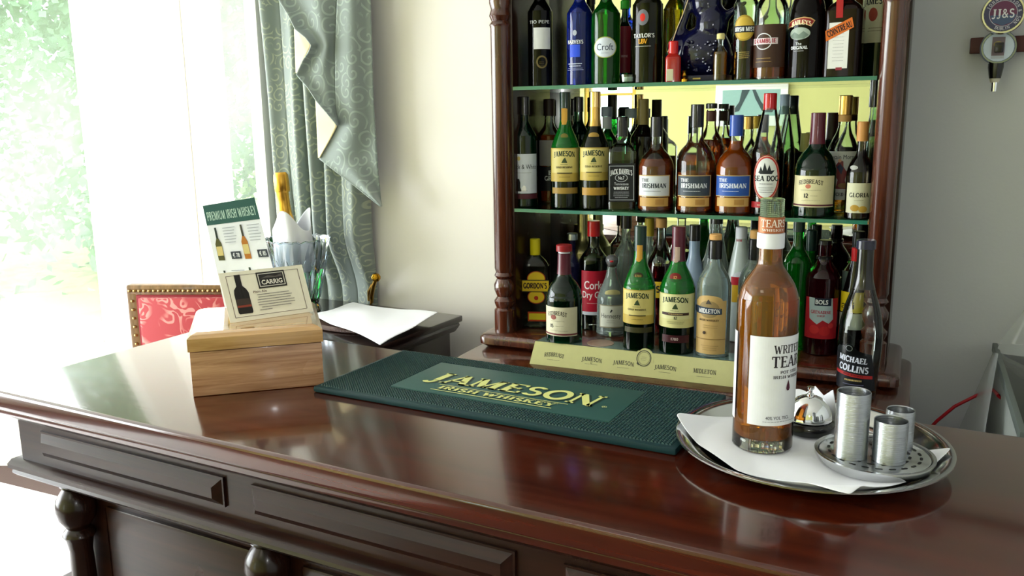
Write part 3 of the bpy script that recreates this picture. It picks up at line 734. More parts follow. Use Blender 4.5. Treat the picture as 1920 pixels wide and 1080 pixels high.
b_ = EDGE.node_tree.nodes['Principled BSDF']; b_.inputs['Base Color'].default_value = (.03, .22, .15, 1); b_.inputs['Roughness'].default_value = .12; b_.inputs['Transmission Weight'].default_value = .35; b_.inputs['Coat Weight'].default_value = .5
S1, S2 = .482, .199
for zs in (S1, S2):
    m = MB(); xa, xb, ya, yb = -.866, -.084, 1.868, 2.094; za = zs-.008
    vs = [(xa, ya, za), (xb, ya, za), (xb, yb, za), (xa, yb, za), (xa, ya, zs), (xb, ya, zs), (xb, yb, zs), (xa, yb, zs)]
    m.add(vs, [[3, 2, 1, 0], [4, 5, 6, 7]], 0); m.add(vs, [[0, 1, 5, 4], [1, 2, 6, 5], [2, 3, 7, 6], [3, 0, 4, 7]], 1)
    off(m, *O_).build('glass_shelf', [SHG, EDGE], cb, smooth=False)

# ------------------------------------------------------------------ side table, placemat, napkin
TZ = -.120
tb = empty('side_table', (-1.193, 2.052, FL), math.radians(-5)); tag(tb, 'dark wooden side table with moulded edge standing against the cream wall', 'table')
# local: right back corner of the top at (0.09, 0)
def TL(z): return z-FL
m = MB(); m.box(-.50, .085, -.40, .0, TL(TZ-.018), TL(TZ), .005); m.build('table_top', DARKW, tb)
m = MB(); m.sweep([(0, TL(TZ-.018)), (.012, TL(TZ-.018)), (.016, TL(TZ-.026)), (.010, TL(TZ-.034)), (0, TL(TZ-.046))], [Vector((.065, -.385, 0)), Vector((.065, -.01, 0))])
m.sweep([(0, TL(TZ-.018)), (.012, TL(TZ-.018)), (.016, TL(TZ-.026)), (.010, TL(TZ-.034)), (0, TL(TZ-.046))], [Vector((-.49, -.385, 0)), Vector((.07, -.385, 0))])
m.build('edge_moulding', DARKW, tb)
MB().box(-.48, .055, -.375, -.02, TL(FL), TL(TZ-.018), .004).build('carcass', DARKW, tb)

WICK = bpy.data.materials.new('wicker'); WICK.use_nodes = True; nt = WICK.node_tree; b_ = nt.nodes['Principled BSDF']
wv = N(nt, 'ShaderNodeTexWave', Scale=90.0, Distortion=3.0); tc = N(nt, 'ShaderNodeTexCoord'); nt.links.new(tc.outputs['Object'], wv.inputs['Vector'])
cr = N(nt, 'ShaderNodeValToRGB'); cr.color_ramp.elements[0].color = (*hexc('241410'), 1); cr.color_ramp.elements[1].color = (*hexc('6a4432'), 1)
nt.links.new(wv.outputs['Fac'], cr.inputs[0]); nt.links.new(cr.outputs[0], b_.inputs['Base Color']); bp = N(nt, 'ShaderNodeBump', Strength=.8, Distance=.003); nt.links.new(wv.outputs['Fac'], bp.inputs['Height']); nt.links.new(bp.outputs[0], b_.inputs['Normal'])
pm = MB().lathe([(0, 0), (.145, 0), (.15, .003), (.15, .008), (.143, .013), (.13, .010), (0, .010)], 48, ay=.72)
pmo = pm.build('wicker_placemat', WICK, None, (-1.325, 1.855, TZ+.0005), math.radians(-8)); tag(pmo, 'brown woven wicker mat under the white napkin on the side table', 'placemat')

CLOTH = bpy.data.materials.new('white_cloth'); CLOTH.use_nodes = True; b_ = CLOTH.node_tree.nodes['Principled BSDF']
b_.inputs['Base Color'].default_value = (.86, .88, .93, 1); b_.inputs['Roughness'].default_value = .8; b_.inputs['Sheen Weight'].default_value = .3
def cloth(name, corners, nz, m, parent=None, seed=1, amp=.006, zfun=None, thick=.0025, n=26, bulge=0.0):
    """four corner points, bilinear grid, soft crumples; every point rests at or above zfun"""
    rnd = random.Random(seed); ws = [(rnd.uniform(-9, 9), rnd.uniform(-9, 9), rnd.uniform(0, 6), rnd.uniform(.3, 1)) for _ in range(7)]
    vs = []; fs = []; A, B, C, D_ = [Vector(c) for c in corners]
    for j in range(n+1):
        for i in range(n+1):
            a, b = i/n, j/n; p = (A*(1-a)+B*a)*(1-b)+(D_*(1-a)+C*a)*b
            q = sum(k*math.sin(u*a+v*b+ph) for u, v, ph, k in ws)/4
            edge = 1
            if bulge: nn = (B-A).cross(Vector((0, 0, 1))).normalized(); p = p+nn*bulge*math.sin(PI*a)**.8*(1-b)
            p = p+Vector((0, 0, max(-.3, q)*amp*edge+amp*.5))
            # wavy outline
            p.x += .003*math.sin(9*b+seed)*(1 if i in (0, n) else 0); p.y += .004*math.sin(8*a+seed*2)*(1 if j in (0, n) else 0)
            if zfun: p.z = max(p.z, zfun(p)) if zfun(p) is not None else p.z
            vs.append(p)
    for j in range(n):
        for i in range(n): fs.append([j*(n+1)+i, j*(n+1)+i+1, (j+1)*(n+1)+i+1, (j+1)*(n+1)+i])
    mb = MB(); mb.add(vs, fs); return mb.build(name, m, parent, ang=3.0, solid=thick, sub=1)
nz = TZ+.018
c_ = [atZ(585, 592, nz), atZ(715, 651, nz-.004), atZ(822, 590, nz+.002), atZ(660, 570, nz)]
c0 = sum(c_, Vector())/4
nk = cloth('napkin', [c-Vector((c0.x, c0.y, 0)) for c in c_], nz, CLOTH, None, 4, .008)
nk.location = (c0.x, c0.y, 0); tag(nk, 'white folded cloth napkin lying on the dark side table', 'napkin')

# ------------------------------------------------------------------ crystal vase with the champagne bottle
vp = atZ(553, 596, TZ); vx, vy = -1.545, 1.90
vs_ = empty('crystal_ice_bucket', (vx, vy, TZ+.0005)); tag(vs_, 'cut crystal ice bucket holding a gold foiled bottle by the window', 'ice bucket')
CRYS = thin_glass('dfeaf2', 1.0, 'crystal', .04, 1.9)
m = MB(); n_ = 48
pr = [(0, 0), (.052, 0), (.055, .01), (.050, .03), (.056, .06), (.066, .11), (.078, .17), (.088, .205)]
m.lathe(pr, n_)
# cut diamond facets: push every other vertex in on the lower bowl
nv = []
for i, v in enumerate(m.v):
    x, y, z = v; a = math.atan2(y, x)
    if .03 < z < .18: k = 1+.035*math.cos(12*a+z*90)*math.cos(12*a-z*90); x *= k; y *= k
    if z > .2: z += .006*abs(math.cos(10*a)); 
    nv.append((x, y, z))
m.v = nv; m.build('cut_glass_bowl', CRYS, vs_, ang=.2, smooth=False)
m = MB()
for k in range(16):
    for sg in (1, -1):
        pts = []
        for j in range(7): z = .045+.115*j/6; a = 2*PI*k/16+sg*.5*j/6; r = .051+(z-.03)*.235; pts.append((r*math.cos(a), r*math.sin(a), z))
        m.tube(pts, .0013, 5)
m.build('cut_lines', solid_glass('c8d8e4', 1.5), vs_)
m = MB(); m.lathe([(.0885, .203), (.091, .206), (.0885, .209), (.086, .206)], 48); m.v = [(x, y, z+.006*abs(math.cos(10*math.atan2(y, x)))) for x, y, z in m.v]; m.build('rim', CRYS, vs_)
GOLD = metal('d8a544', .32)
cbm = empty('champagne_bottle', (vx-.028, vy+.005, TZ+.02)); tag(cbm, 'gold foiled champagne bottle wrapped in white napkin in the crystal bucket', 'bottle')
cbm.rotation_euler = (0, math.radians(-3), 0)
MB().lathe([(0, 0), (.036, 0), (.040, .005), (.040, .14), (.036, .19), (.024, .235), (.0175, .26), (.0155, .33), (0, .33)], 32).build('glass_body', solid_glass('1f7a2c', 1.4), cbm)
m = MB(); m.lathe([(.0262, .232), (.0195, .26), (.0178, .285), (.0172, .318), (.0205, .322), (.0205, .350), (.0195, .366), (.0155, .373), (0, .374)], 28)
rnd = random.Random(3); m.v = [(x*(1+rnd.uniform(-.05, .05)), y*(1+rnd.uniform(-.05, .05)), z) for x, y, z in m.v]; m.build('gold_foil', GOLD, cbm)
def wrap(name, c, r0, r1, z0, z1, a0, a1, m, parent, tip=0.03, seed=2):
    rnd = random.Random(seed); mb = MB(); nu, nv_ = 30, 12; vs = []; fs = []
    for j in range(nv_+1):
        for i in range(nu+1):
            a = a0+(a1-a0)*i/nu; t = j/nv_; r = r0+(r1-r0)*t+.004*math.sin(5*a+3*t+seed); z = z0+(z1-z0+tip*math.sin(2.5*a+seed))*t
            vs.append((c[0]+r*math.cos(a), c[1]+r*math.sin(a), c[2]+z))
    for j in range(nv_):
        for i in range(nu): k = j*(nu+1)+i; fs.append([k, k+1, k+nu+2, k+nu+1])
    mb.add(vs, fs); return mb.build(name, m, parent, ang=3, solid=.002, sub=1)
wn = wrap('napkin', (0, 0, 0), .050, .052, .10, .245, -2.9, 2.9, CLOTH, None, .03, 5); wn.location = (vx-.012, vy, TZ+.02)
tag(wn, 'white napkin wrapped round the champagne bottle in the crystal bucket', 'napkin')

# ------------------------------------------------------------------ chair behind the counter
CHF = wood('chair_frame', '5a3c22', '8a6440', .35, .3, 'Z')
RED = fabric_scroll('red_damask', 'b8323e', 'e0928c', 15, .13, .55, .3, 5.0, spiral=False)
cp = atZ(330, 532, -.075); chx, chy = -1.985, 1.93
ch = empty('upholstered_chair', (chx, chy, FL), math.radians(22)); tag(ch, 'carved wooden chair with red damask back behind the bar by the window', 'chair')
cw = .205; th = -.075-FL
MB().box(-cw+.01, cw-.01, -.42, .0, .40, .47, .02).build('seat', RED, ch)
sf = MB(); sf.box(-cw, cw, -.43, .01, .34, .40, .006); sf.build('seat_frame', CHF, ch)
f = MB(); f.box(-cw, cw, .0, .035, th-.035, th, .008); f.box(-cw, -cw+.035, .0, .035, .40, th-.02, .008); f.box(cw-.035, cw, .0, .035, .40, th-.02, .008); f.box(-cw, cw, .0, .035, .52, .56, .008)
f.build('back_frame', CHF, ch)
bd = MB()
for k in range(26):
    x = -cw+.012+(2*cw-.024)*k/25; bd.lathe([(0, -.005), (.005, -.003), (.006, 0), (.005, .003), (0, .005)], 8, c=(x, -.001, th-.018))
bd.build('carved_beading', metal('a88a58', .4), ch)
for sx in (-1, 1):
    bd = MB()
    for k in range(14): bd.lathe([(0, -.005), (.005, -.003), (.006, 0), (.005, .003), (0, .005)], 8, c=(sx*(cw-.018), -.001, th-.05-.027*k))
    bd.build('carved_beading', metal('a88a58', .4), ch)
MB().box(-cw+.038, cw-.038, -.012, .03, .56, th-.038, .01).build('back_cushion', RED, ch)
f = MB(); f.box(-cw+.030, cw-.030, -.003, .03, .55, th-.031, .004); f.build('back_piping', plain('8c2530', .6), ch)
for sx in (-1, 1):
    MB().box(sx*cw-sx*.04 if sx > 0 else -cw, cw if sx > 0 else -cw+.04, -.43, -.39, 0, .34, .006).build('leg', CHF, ch)
    MB().box(sx*cw-sx*.04 if sx > 0 else -cw, cw if sx > 0 else -cw+.04, -.01, .03, 0, .34, .006).build('leg', CHF, ch)

# ------------------------------------------------------------------ curtain and swag tail
CURT = fabric_scroll('sage_curtain', '7e8a84', 'a6ae98', 22, .10, .6, .3, 5.0)
TAIL = fabric_scroll('sage_valance', '838f8b', '9caaa2', 20, .10, .6, .3, 4.5)
LIN = fabric_scroll('cream_lining', 'd2c494', 'c4a878', 3, .1, .6, .2, 3.0, spiral=False)
cu = empty('curtain', (-1.6, 2.05, CE-.02)); tag(cu, 'long sage green curtain with pale scrolls hanging beside the window', 'curtain')
m = MB(); nu, nv_ = 150, 60; vs = []; fs = []
for j in range(nv_+1):
    z = (CE-.02)+(FL+.03-CE+.02)*j/nv_
    pxl = 497+(z < .5)*0; 
    for i in range(nu+1):
        a = i/nu; xl, xr = -1.775+.03*(j/nv_)**2+.055*(j/nv_), -1.405-.05*(j/nv_)
        x = xl+(xr-xl)*a; ph = a*2*PI*5.2
        k_ = min(1, max(0, (z+.10)/.20)); k_ = k_*k_*(3-2*k_)
        y = (2.100-.045*k_)+(.010+.022*k_)*math.sin(ph)+(.002+.008*k_)*math.sin(ph*2.3+1+j*.05)+.004*k_*math.sin(j*.3+a*9)
        x += .014*math.cos(ph)
        vs.append((x+1.6, y-2.05, z-CE+.02))
for j in range(nv_):
    for i in range(nu): k = j*(nu+1)+i; fs.append([k, k+1, k+nu+2, k+nu+1])
m.add(vs, fs); m.build('curtain_cloth', CURT, cu, ang=3, solid=.003)
tl = empty('swag_tail', (-1.55, 1.96, CE-.05)); tag(tl, 'stepped sage valance tail with cream lining hanging in front of the curtain', 'valance')
def interp(tab, y):
    for (a, b), (c, d) in zip(tab[:-1], tab[1:]):
        if a <= y <= c: return b+(d-b)*(y-a)/(c-a)
    return tab[-1][1] if y > tab[-1][0] else tab[0][1]
def panel(name, L_, R_, ys, Yf, mat, nu=26, parent=tl):
    vs = []; fs = []
    for y in ys:
        a, b = interp(L_, y), interp(R_, y)
        for i in range(nu+1):
            t = i/nu; x = a+(b-a)*t; p = atY(x, y, Yf(t, y)); vs.append((p.x+1.55, p.y-1.96, p.z-CE+.05))
    for j in range(len(ys)-1):
        for i in range(nu): k = j*(nu+1)+i; fs.append([k, k+1, k+nu+2, k+nu+1])
    m = MB(); m.add(vs, fs); return m.build(name, mat, parent, ang=3, solid=.003)
def ysr(a, b, n): return [a+(b-a)*i/n for i in range(n+1)]
LB_ = [(-330, 640), (0, 632), (100, 628), (190, 629), (235, 634), (262, 618), (290, 600), (298, 598), (320, 626), (350, 666), (387, 713)]
RB_ = [(-330, 690), (0, 695), (200, 701), (330, 710), (388, 716)]
panel('tail_cloth', LB_, RB_, ysr(-330, 235, 30)+ysr(240, 387, 40), lambda t, y: 1.985+.045*t+.008*math.cos(t*7), TAIL)
LA_ = [(-330, 500), (0, 522), (30, 541), (55, 553), (70, 572), (85, 583), (98, 578), (112, 568), (140, 555), (165, 577), (190, 593), (235, 632)]
RA_ = [(-330, 640), (0, 632), (100, 628), (190, 629), (235, 635)]
panel('tail_cloth', LA_, RA_, ysr(-330, 0, 12)+ysr(5, 235, 46), lambda t, y: 1.955+.04*t+.010*math.sin(t*8.5-1.0)*(1 if y < 60 else max(.2, 1-(y-60)/160)), TAIL)
panel('lining', [(52, 552), (135, 555)], [(52, 556), (70, 573), (85, 584), (110, 570), (135, 558)], ysr(54, 137, 20), lambda t, y: 1.985-.015*t, LIN, 10)
panel('lining', [(188, 592), (296, 597)], [(188, 594), (235, 633), (262, 619), (296, 599)], ysr(189, 296, 24), lambda t, y: 2.0-.012*t, LIN, 10)
hb = atY(705, 522, 2.03)
hk = empty('curtain_holdback', (hb.x, 2.12, hb.z)); tag(hk, 'twisted brass curtain holdback sticking up over the side table', 'holdback')
m = MB(); m.tube([(-.06, -.03, -.085), (-.045, -.05, -.06), (-.02, -.075, -.025), (-.003, -.088, -.004)], [.006, .0065, .0065, .006], 10)
m.tube([(-.075, -.02, -.09), (-.055, -.045, -.05), (-.035, -.06, -.028)], [.006, .007, .005], 10); m.tube([(-.065, -.0, -.09), (-.065, -.03, -.088)], .006, 8); m.build('arm', BRASS, hk)
m = MB().lathe([(0, -.013), (.008, -.011), (.013, -.004), (.0135, .002), (.009, .010), (0, .013)], 20, c=(0, -.09, .003)); m.build('knob', metal('a87a1c', .25), hk)

# pale upholstered stool on the floor beyond the left end of the bar
LAV = wall_mat('pale_lavender_cloth', 'd8d4e0', .3); stp = atZ(20, 1060, -.60)
st = empty('round_stool', (stp.x-.05, stp.y+.05, FL)); tag(st, 'pale lavender cushioned stool at the bottom left beyond the bar end', 'stool')
MB().lathe([(0, .36), (.20, .36), (.215, .375), (.215, .41), (.19, .44), (.10, .452), (0, .455)], 48).build('cushion', LAV, st)
for k in range(4):
    a = PI/4+k*PI/2; MB().tube([(.15*math.cos(a), .15*math.sin(a), .36), (.17*math.cos(a), .17*math.sin(a), 0)], [.018, .013], 12).build('leg', CHF, st)

rg = MB().box(-3.7, -1.75, -1.2, 2.15, FL, FL+.004, .001).build('bright_floor_sheet', wall_mat('blown_out_floor', 'e4e0e0', .5), None); tag(rg, 'large pale sheet added for the overexposed floor by the bay window', 'sheet')  # pale sheet added to paint in the blown-out brightness of the floor

# ------------------------------------------------------------------ things on the counter
def cl(u, v, z=0.0):
    c, s = math.cos(CA), math.sin(CA); return Vector((-1.272+u*c-v*s, .832+u*s+v*c, z))
# bar mat
RUB = bpy.data.materials.new('green_rubber'); RUB.use_nodes = True; nt = RUB.node_tree; b_ = nt.nodes['Principled BSDF']
b_.inputs['Base Color'].default_value = (*hexc('0f3a3c'), 1); b_.inputs['Roughness'].default_value = .5
RUB2 = plain('2c5450', .45); CREAMY = plain('dcdf8c', .5); RUBB = plain('123438', .55)
mat_w, mat_d = .578, .238
mp_ = cl(.437, .222, .0005); mat = empty('bar_mat', mp_, CA); tag(mat, 'dark green ribbed rubber bar mat with cream lettering along the counter back', 'bar mat')
m = MB(); m.box(0, mat_w, 0, mat_d, 0, .009, .003); m.build('mat_base', RUBB, mat)
# little nubs in rows, as one ribbed surface
m = MB(); nx, ny = 118, 46
for i in range(nx):
    for j in range(ny):
        x = .008+(mat_w-.016)*(i+.5)/nx; y = .008+(mat_d-.016)*(j+.5)/ny
        if .108 < x < .472 and .048 < y < .195: continue
        a, b = .0019, .0016
        m.add([(x-a, y-b, .009), (x+a, y-b, .009), (x+a, y+b, .009), (x-a, y+b, .009), (x-a*.6, y-b*.6, .0112), (x+a*.6, y-b*.6, .0112), (x+a*.6, y+b*.6, .0112), (x-a*.6, y+b*.6, .0112)],
              [[0, 1, 5, 4], [1, 2, 6, 5], [2, 3, 7, 6], [3, 0, 4, 7], [4, 5, 6, 7]])
m.keep = True
tag(m.build('rubber_nubs', RUB, mat, smooth=False), kind='stuff')
m = MB(); m.box(.110, .470, .050, .193, .008, .0112, .0012); m.build('smooth_panel', RUB2, mat)
F = Flat(lambda u, v, l: (u, v, .0112+l)); F.dl = .00025
DK = plain('12302c', .5)
F.text('JAMESON', .290, .120, .040, DK, width=.285, bold=1.3, grow=.30, arcv=.004, shear=.12)
F.text('JAMESON', .286, .122, .040, CREAMY, width=.285, bold=1.15, grow=.30, arcv=.004, shear=.12)
F.rect(.176, .392, .0865, .0882, CREAMY); F.rect(.176, .378, .0605, .0625, CREAMY)
F.text('IRISH WHISKEY', .281, .0745, .0150, CREAMY, width=.195, bold=1.3, shear=.1)
F.ring(.443, .098, .0032, .0032, .0007, CREAMY); F.text('R', .443, .098, .003, CREAMY, font='n')
F.build('lettering', mat)

# wooden box
BA = math.atan2(.128, .148)
bx0 = Vector((-.977, .935, .0005)); box = empty('wooden_box', bx0, BA); tag(box, 'varnished oak box with a sloping edged lid standing at the left end of the bar', 'box')
W_, D_b = .196, .200
MB().box(0, W_, 0, D_b, 0, .0695, .0015).build('box_body', OAK, box)
m = MB(); e = .002
lv = [(-e, .071), (-e, .0905), (.004, .0955), (.012, .098)]
vs = []
for d, z in lv: vs += [(d, d, z), (W_-d, d, z), (W_-d, D_b-d, z), (d, D_b-d, z)]
fs = [[3, 2, 1, 0], [12, 13, 14, 15]]+[[k*4+i, k*4+(i+1) % 4, k*4+4+(i+1) % 4, k*4+4+i] for k in range(3) for i in range(4)]
m.add(vs, fs); m.build('lid', wood('oak_lid', 'a87c48', 'd0a56c', .12, 1.0, 'X', 2.0, .04), box, smooth=False)
MB().box(.01, W_-.01, .01, D_b-.01, .069, .0715).build('lid_gap', DARKW, box, smooth=False)
for xx in (.04, W_-.04):
    MB().box(xx-.012, xx+.012, D_b, D_b+.002, .058, .084, .0008).build('hinge', BRASS, box)

def quadmap(BL, BR, TL_, TR, th=0.0):
    n = ((BR-BL).cross(TL_-BL)).normalized()
    def f(u, v, l): return (BL*(1-u)+BR*u)*(1-v)+(TL_*(1-u)+TR*u)*v+n*(l+th)
    return f, n
def card(name, pts, matl, th=.0006):
    """thin sheet through four corners"""
    f, n = quadmap(*pts); m = MB(); K_ = 24; vs = []; fs = []
    for j in range(K_+1):
        for i in range(K_+1): vs.append(f(i/K_, j/K_, -th/2))
    for j in range(K_):
        for i in range(K_): k = j*(K_+1)+i; fs.append([k, k+1, k+K_+2, k+K_+1])
    m.add(vs, fs); return m
PAPER = plain('dfe3ea', .35); IVORY = plain('efead6', .3)
LB0 = atY(421, 573, 1.105); LB0.z = .0990; LB1 = atY(530, 560, 1.135); LB1.z = .0990
pts = (LB0, LB1, atY(380, 386, 1.150), atY(477, 370, 1.185))
lf = empty('price_leaflet', (LB0+LB1)/2); tag(lf, 'narrow printed drinks leaflet with green heading standing behind the ivory card', 'leaflet')
c0 = lf.location.copy(); pts = tuple(p-c0 for p in pts)
card('paper', pts, PAPER).build('paper', PAPER, lf, smooth=False, solid=.0004)
f, n = quadmap(*pts); F = Flat(lambda u, v, l: f(u, v, l)); F.dl = .00012; F.step = .05
F.poly([(0, .90), (1, .90), (1, 1), (0, 1)], '26524c')
F.poly([(0, .80), (1, .80), (1, .91), (0, .91)], '26524c')
F.text('PREMIUM IRISH WHISKEY', .5, .885, .085, 'b8d4c8', width=.93, font='n', bold=.9)
def minibottle(F, u, v, h, cb_, cn, rot=0):
    w = h*.36
    F.poly([(u-w/2, v), (u+w/2, v), (u+w/2, v+h*.5), (u+w*.15, v+h*.68), (u-w*.15, v+h*.68), (u-w/2, v+h*.5)], cb_)
    F.poly([(u-w*.17, v+h*.66), (u+w*.17, v+h*.66), (u+w*.15, v+h), (u-w*.15, v+h)], cn)
    F.poly([(u-w*.45, v+h*.14), (u+w*.45, v+h*.14), (u+w*.45, v+h*.42), (u-w*.45, v+h*.42)], 'c9b878')
for (u, v, h, a, b) in ((.14, .45, .32, '4a4a22', '22302a'), (.62, .45, .32, 'a8691f', '3a3a30'), (.14, .05, .30, '4a5a2a', '20302a'), (.60, .05, .32, '5a6a32', '2c3a2a')):
    minibottle(F, u, v, h, a, b)
for (u, v) in ((.42, .49), (.90, .49)):
    F.poly([(u-.09, v-.035), (u+.09, v-.035), (u+.09, v+.035), (u-.09, v+.035)], '2c343c'); F.text('\u20ac 78' if u < .6 else '\u20ac 85', u, v, .04, 'e0e4e8', font='b', width=.12)
for (u, v) in ((.40, .75), (.86, .75), (.40, .34), (.86, .34)):
    for i in range(6): F.poly([(u-.12, v-i*.028), (u+.11-.02*(i % 3), v-i*.028), (u+.11-.02*(i % 3), v-i*.028+.007), (u-.12, v-i*.028+.007)], '9aa0a8')
F.build('print', lf)
# folded ivory tent card
T0 = atZ(432, 606, .0990); T1 = atZ(588, 584, .0990); T1 = T0+(T1-T0)*1.0
TT0 = atY(409, 513, T0.y+.022); TT1 = atY(566, 496, T1.y+.022-.01)
tc_ = empty('tent_card', (T0+T1)/2); tag(tc_, 'folded ivory card showing a dark bottle on the wooden box lid', 'card'); c0 = tc_.location.copy()
pts = tuple(p-c0 for p in (T0, T1, TT0, TT1)); card('front_leaf', pts, IVORY).build('front_leaf', IVORY, tc_, smooth=False, solid=.0004)
bk0 = Vector((T0.x-.045, T0.y+.050, .0990))-c0; bk1 = Vector((T1.x-.045, T1.y+.050, .0990))-c0
card('back_leaf', (bk1, bk0, pts[3], pts[2]), IVORY).build('back_leaf', IVORY, tc_, smooth=False, solid=.0004)
f, n = quadmap(*pts); F = Flat(lambda u, v, l: f(u, v, l)); F.dl = .00012; F.step = .05
ln = '5a3a3a'
for a in ((.07, .08, .93, .088), (.07, .915, .93, .923), (.07, .08, .076, .92), (.925, .08, .931, .92)): F.poly([(a[0], a[1]), (a[2], a[1]), (a[2], a[3]), (a[0], a[3])], ln)
dk = '1e1a18'
F.poly([(.12, .17), (.13, .14), (.28, .14), (.29, .17), (.29, .55), (.27, .63), (.235, .70), (.235, .93), (.165, .93), (.165, .70), (.13, .63), (.12, .55)], dk)
F.poly([(.125, .26), (.285, .26), (.285, .44), (.125, .44)], '3c3028'); F.poly([(.125, .27), (.285, .27), (.285, .31), (.125, .31)], '8a3a28')
F.poly([(.42, .60), (.76, .60), (.76, .93), (.42, .93)], dk); F.poly([(.435, .63), (.745, .63), (.745, .90), (.435, .90)], 'd8d4c8'); F.poly([(.445, .645), (.735, .645), (.735, .885), (.445, .885)], '2a2826')
F.text('CARRIG', .59, .72, .09, 'e8e4d8', font='b', width=.25, bold=2); F.poly([(.46, .80), (.56, .85), (.64, .82), (.72, .86), (.72, .80)], '5a5450')
F.text('Plain Ale', .42, .545, .045, ln, font='b', width=.16)
for i in range(7):
    r = random.Random(i); w0 = .46-.05*r.random()-(.26 if i == 6 else 0); F.fine(.36+w0/2+.0, .48-.052*i, w0, 1, .01, '6a6460', .016)
F.build('print', tc_)

# round tray
tx, ty = -.098, 1.068; TR = .160
tr = empty('round_tray', (tx, ty, .0005)); tag(tr, 'round stainless steel serving tray at the right end of the counter', 'tray')
MB().lathe([(0, 0), (.128, 0), (.138, .004), (.150, .014), (TR, .0170), (TR+.002, .0178), (TR+.002, .0198), (TR-.002, .0198), (.148, .0160), (.135, .0065), (.126, .0025), (0, .0025)], 96).build('dish', metal('d5d6d4', .12), tr)
def trayz(p):
    r = math.hypot(p.x-tx, p.y-ty); return .0062 if r < .126 else (.0062+(r-.126)*.62 if r < .163 else .0291-.10*(r-.163))
cs = [atZ(1268, 776, .028), atZ(1590, 927, .028), atZ(1788, 838, .028), atZ(1500, 752, .010)]
nk2 = cloth('paper_napkin', [Vector((c.x, c.y, .002)) for c in cs], 0, CLOTH, None, 9, .010, trayz, .0012, 40, .030)
tag(nk2, 'white paper napkin spread over the round steel tray', 'napkin')
# folded napkin point standing behind the bell
m = MB(); a = [atZ(1490, 795, .008), atZ(1575, 815, .008)]
ptz = [a[0], a[1], atY(1562, 731, a[1].y+.02), atY(1545, 742, a[1].y+.03), atY(1529, 724, a[0].y+.025), atY(1500, 744, a[0].y+.02)]
m.add(ptz, [[0, 1, 2, 3, 4, 5]]); 
fp = m.build('folded_napkin', CLOTH, None, smooth=False, solid=.0015); tag(fp, 'white napkin corner folded upright behind the desk bell on the tray', 'napkin')

# desk bell
bp_ = atZ(1516, 806, .009); bell = empty('desk_bell', (bp_.x, bp_.y, .0092)); tag(bell, 'chrome desk bell on a black base standing on the tray', 'bell')
BLK = plain('0c0c0e', .25, 0, .5)
MB().lathe([(0, 0), (.031, 0), (.0325, .002), (.0325, .010), (.030, .014), (.024, .016), (0, .016)], 48).build('base', BLK, bell)
MB().lathe([(.0285, .0165), (.029, .018), (.0275, .026), (.0235, .035), (.017, .042), (.009, .046), (.004, .0468), (0, .047), (0, .0465), (.009, .045), (.0225, .034), (.0275, .018)], 56).build('dome', CHROME, bell)
MB().lathe([(0, .046), (.0042, .046), (.0042, .049), (.0026, .050), (.0026, .054), (.0045, .0555), (.0045, .058), (0, .059)], 20).build('button', CHROME, bell)

# perforated drip dish and three spirit measures
dp = atZ(1639, 850, .022); dr = empty('drip_dish', (dp.x, dp.y, .0092)); tag(dr, 'round steel drip dish with a pierced lid under the measures', 'dish')
RD = .066
MB().lathe([(0, 0), (.056, 0), (.061, .003), (.064, .010), (RD, .0125), (RD, .0145), (.0625, .0145), (.0600, .0105), (0, .0105)], 72).build('dish_body', metal('c9cbcc', .16), dr)
pl = MB(); PL = metal('b9bcbe', .18)
pl.lathe([(0, .0108), (.0595, .0108), (.0605, .0118), (.0605, .0130), (.0590, .0138), (0, .0138)], 64); pl.build('pierced_lid', PL, dr)
hol = Flat(lambda u, v, l: (u, v, .0138+l)); HK = plain('121314', .5)
for rr, nn in ((.050, 22), (.038, 16), (.026, 10), (.013, 6)):
    for k in range(nn):
        a = 2*PI*k/nn+rr*40; hol.n = 0; u, v = rr*math.cos(a), rr*math.sin(a); ta = a+PI/2
        q = [(.0042, 0), (.003, .0016), (-.003, .0016), (-.0042, 0), (-.003, -.0016), (.003, -.0016)]
        hol.poly([(u+x*math.cos(ta)-y*math.sin(ta), v+x*math.sin(ta)+y*math.cos(ta)) for x, y in q], HK)
hol.build('slots', dr)
def jigger(px, py, pw, pt, label):
    z0 = .0092+.0142; b = atZ(px, py, z0); s = depth(b)/FPX; r = pw*s/2; h = (py-pt)*s
    o = MB().lathe([(0, 0), (r, 0), (r, .001), (r, h-.001), (r-.0005, h), (r-.0012, h-.0008), (r-.0012, .008), (0, .008)], 44).build('spirit_measure', STEEL, None, (b.x, b.y, z0))
    tag(o, label, 'measure', 'steel spirit measures on the drip dish'); return o
jigger(1594, 853, 60, 728, 'tallest of the three brushed steel cylinder measures on the drip dish')
jigger(1666, 862, 60, 783, 'short steel measure standing in front at the drip dish lid centre')
jigger(1684, 836, 50, 764, 'steel measure partly hidden behind the short front one')

# whiskey badge with optic on the right wall part
wd = MB().box(.082, .42, 2.098, WY, .530, .562, .002).build('wooden_strip', plain('4e2422', .5)); tag(wd, 'narrow red brown wooden strip fixed on the shaded wall', 'strip')
bg_ = atY(1880, 26, 2.06); op = empty('tap_badge', bg_, math.atan2(-bg_.x, bg_.y)+.12); tag(op, 'round whiskey badge above a silver ringed dispenser on the wall strip', 'dispenser')
def disc(r, c, name, mats_rim, face, th=.010):
    """disc facing local -Y at local c"""
    m = MB().lathe([(0, 0), (r, 0), (r, th*.7), (r-.002, th), (r-.005, th), (r-.006, th-.002), (0, th-.002)], 48); m.v = [(c[0]+x, c[1]-z, c[2]+y) for x, y, z in m.v]
    o = m.build(name, mats_rim, op)
    F = Flat(lambda u, v, l: (c[0]+u, c[1]-(th-.002)-l, c[2]+v)); F.dl = .0003
    face(F, r-.006); F.build(name+'_face', o); return o
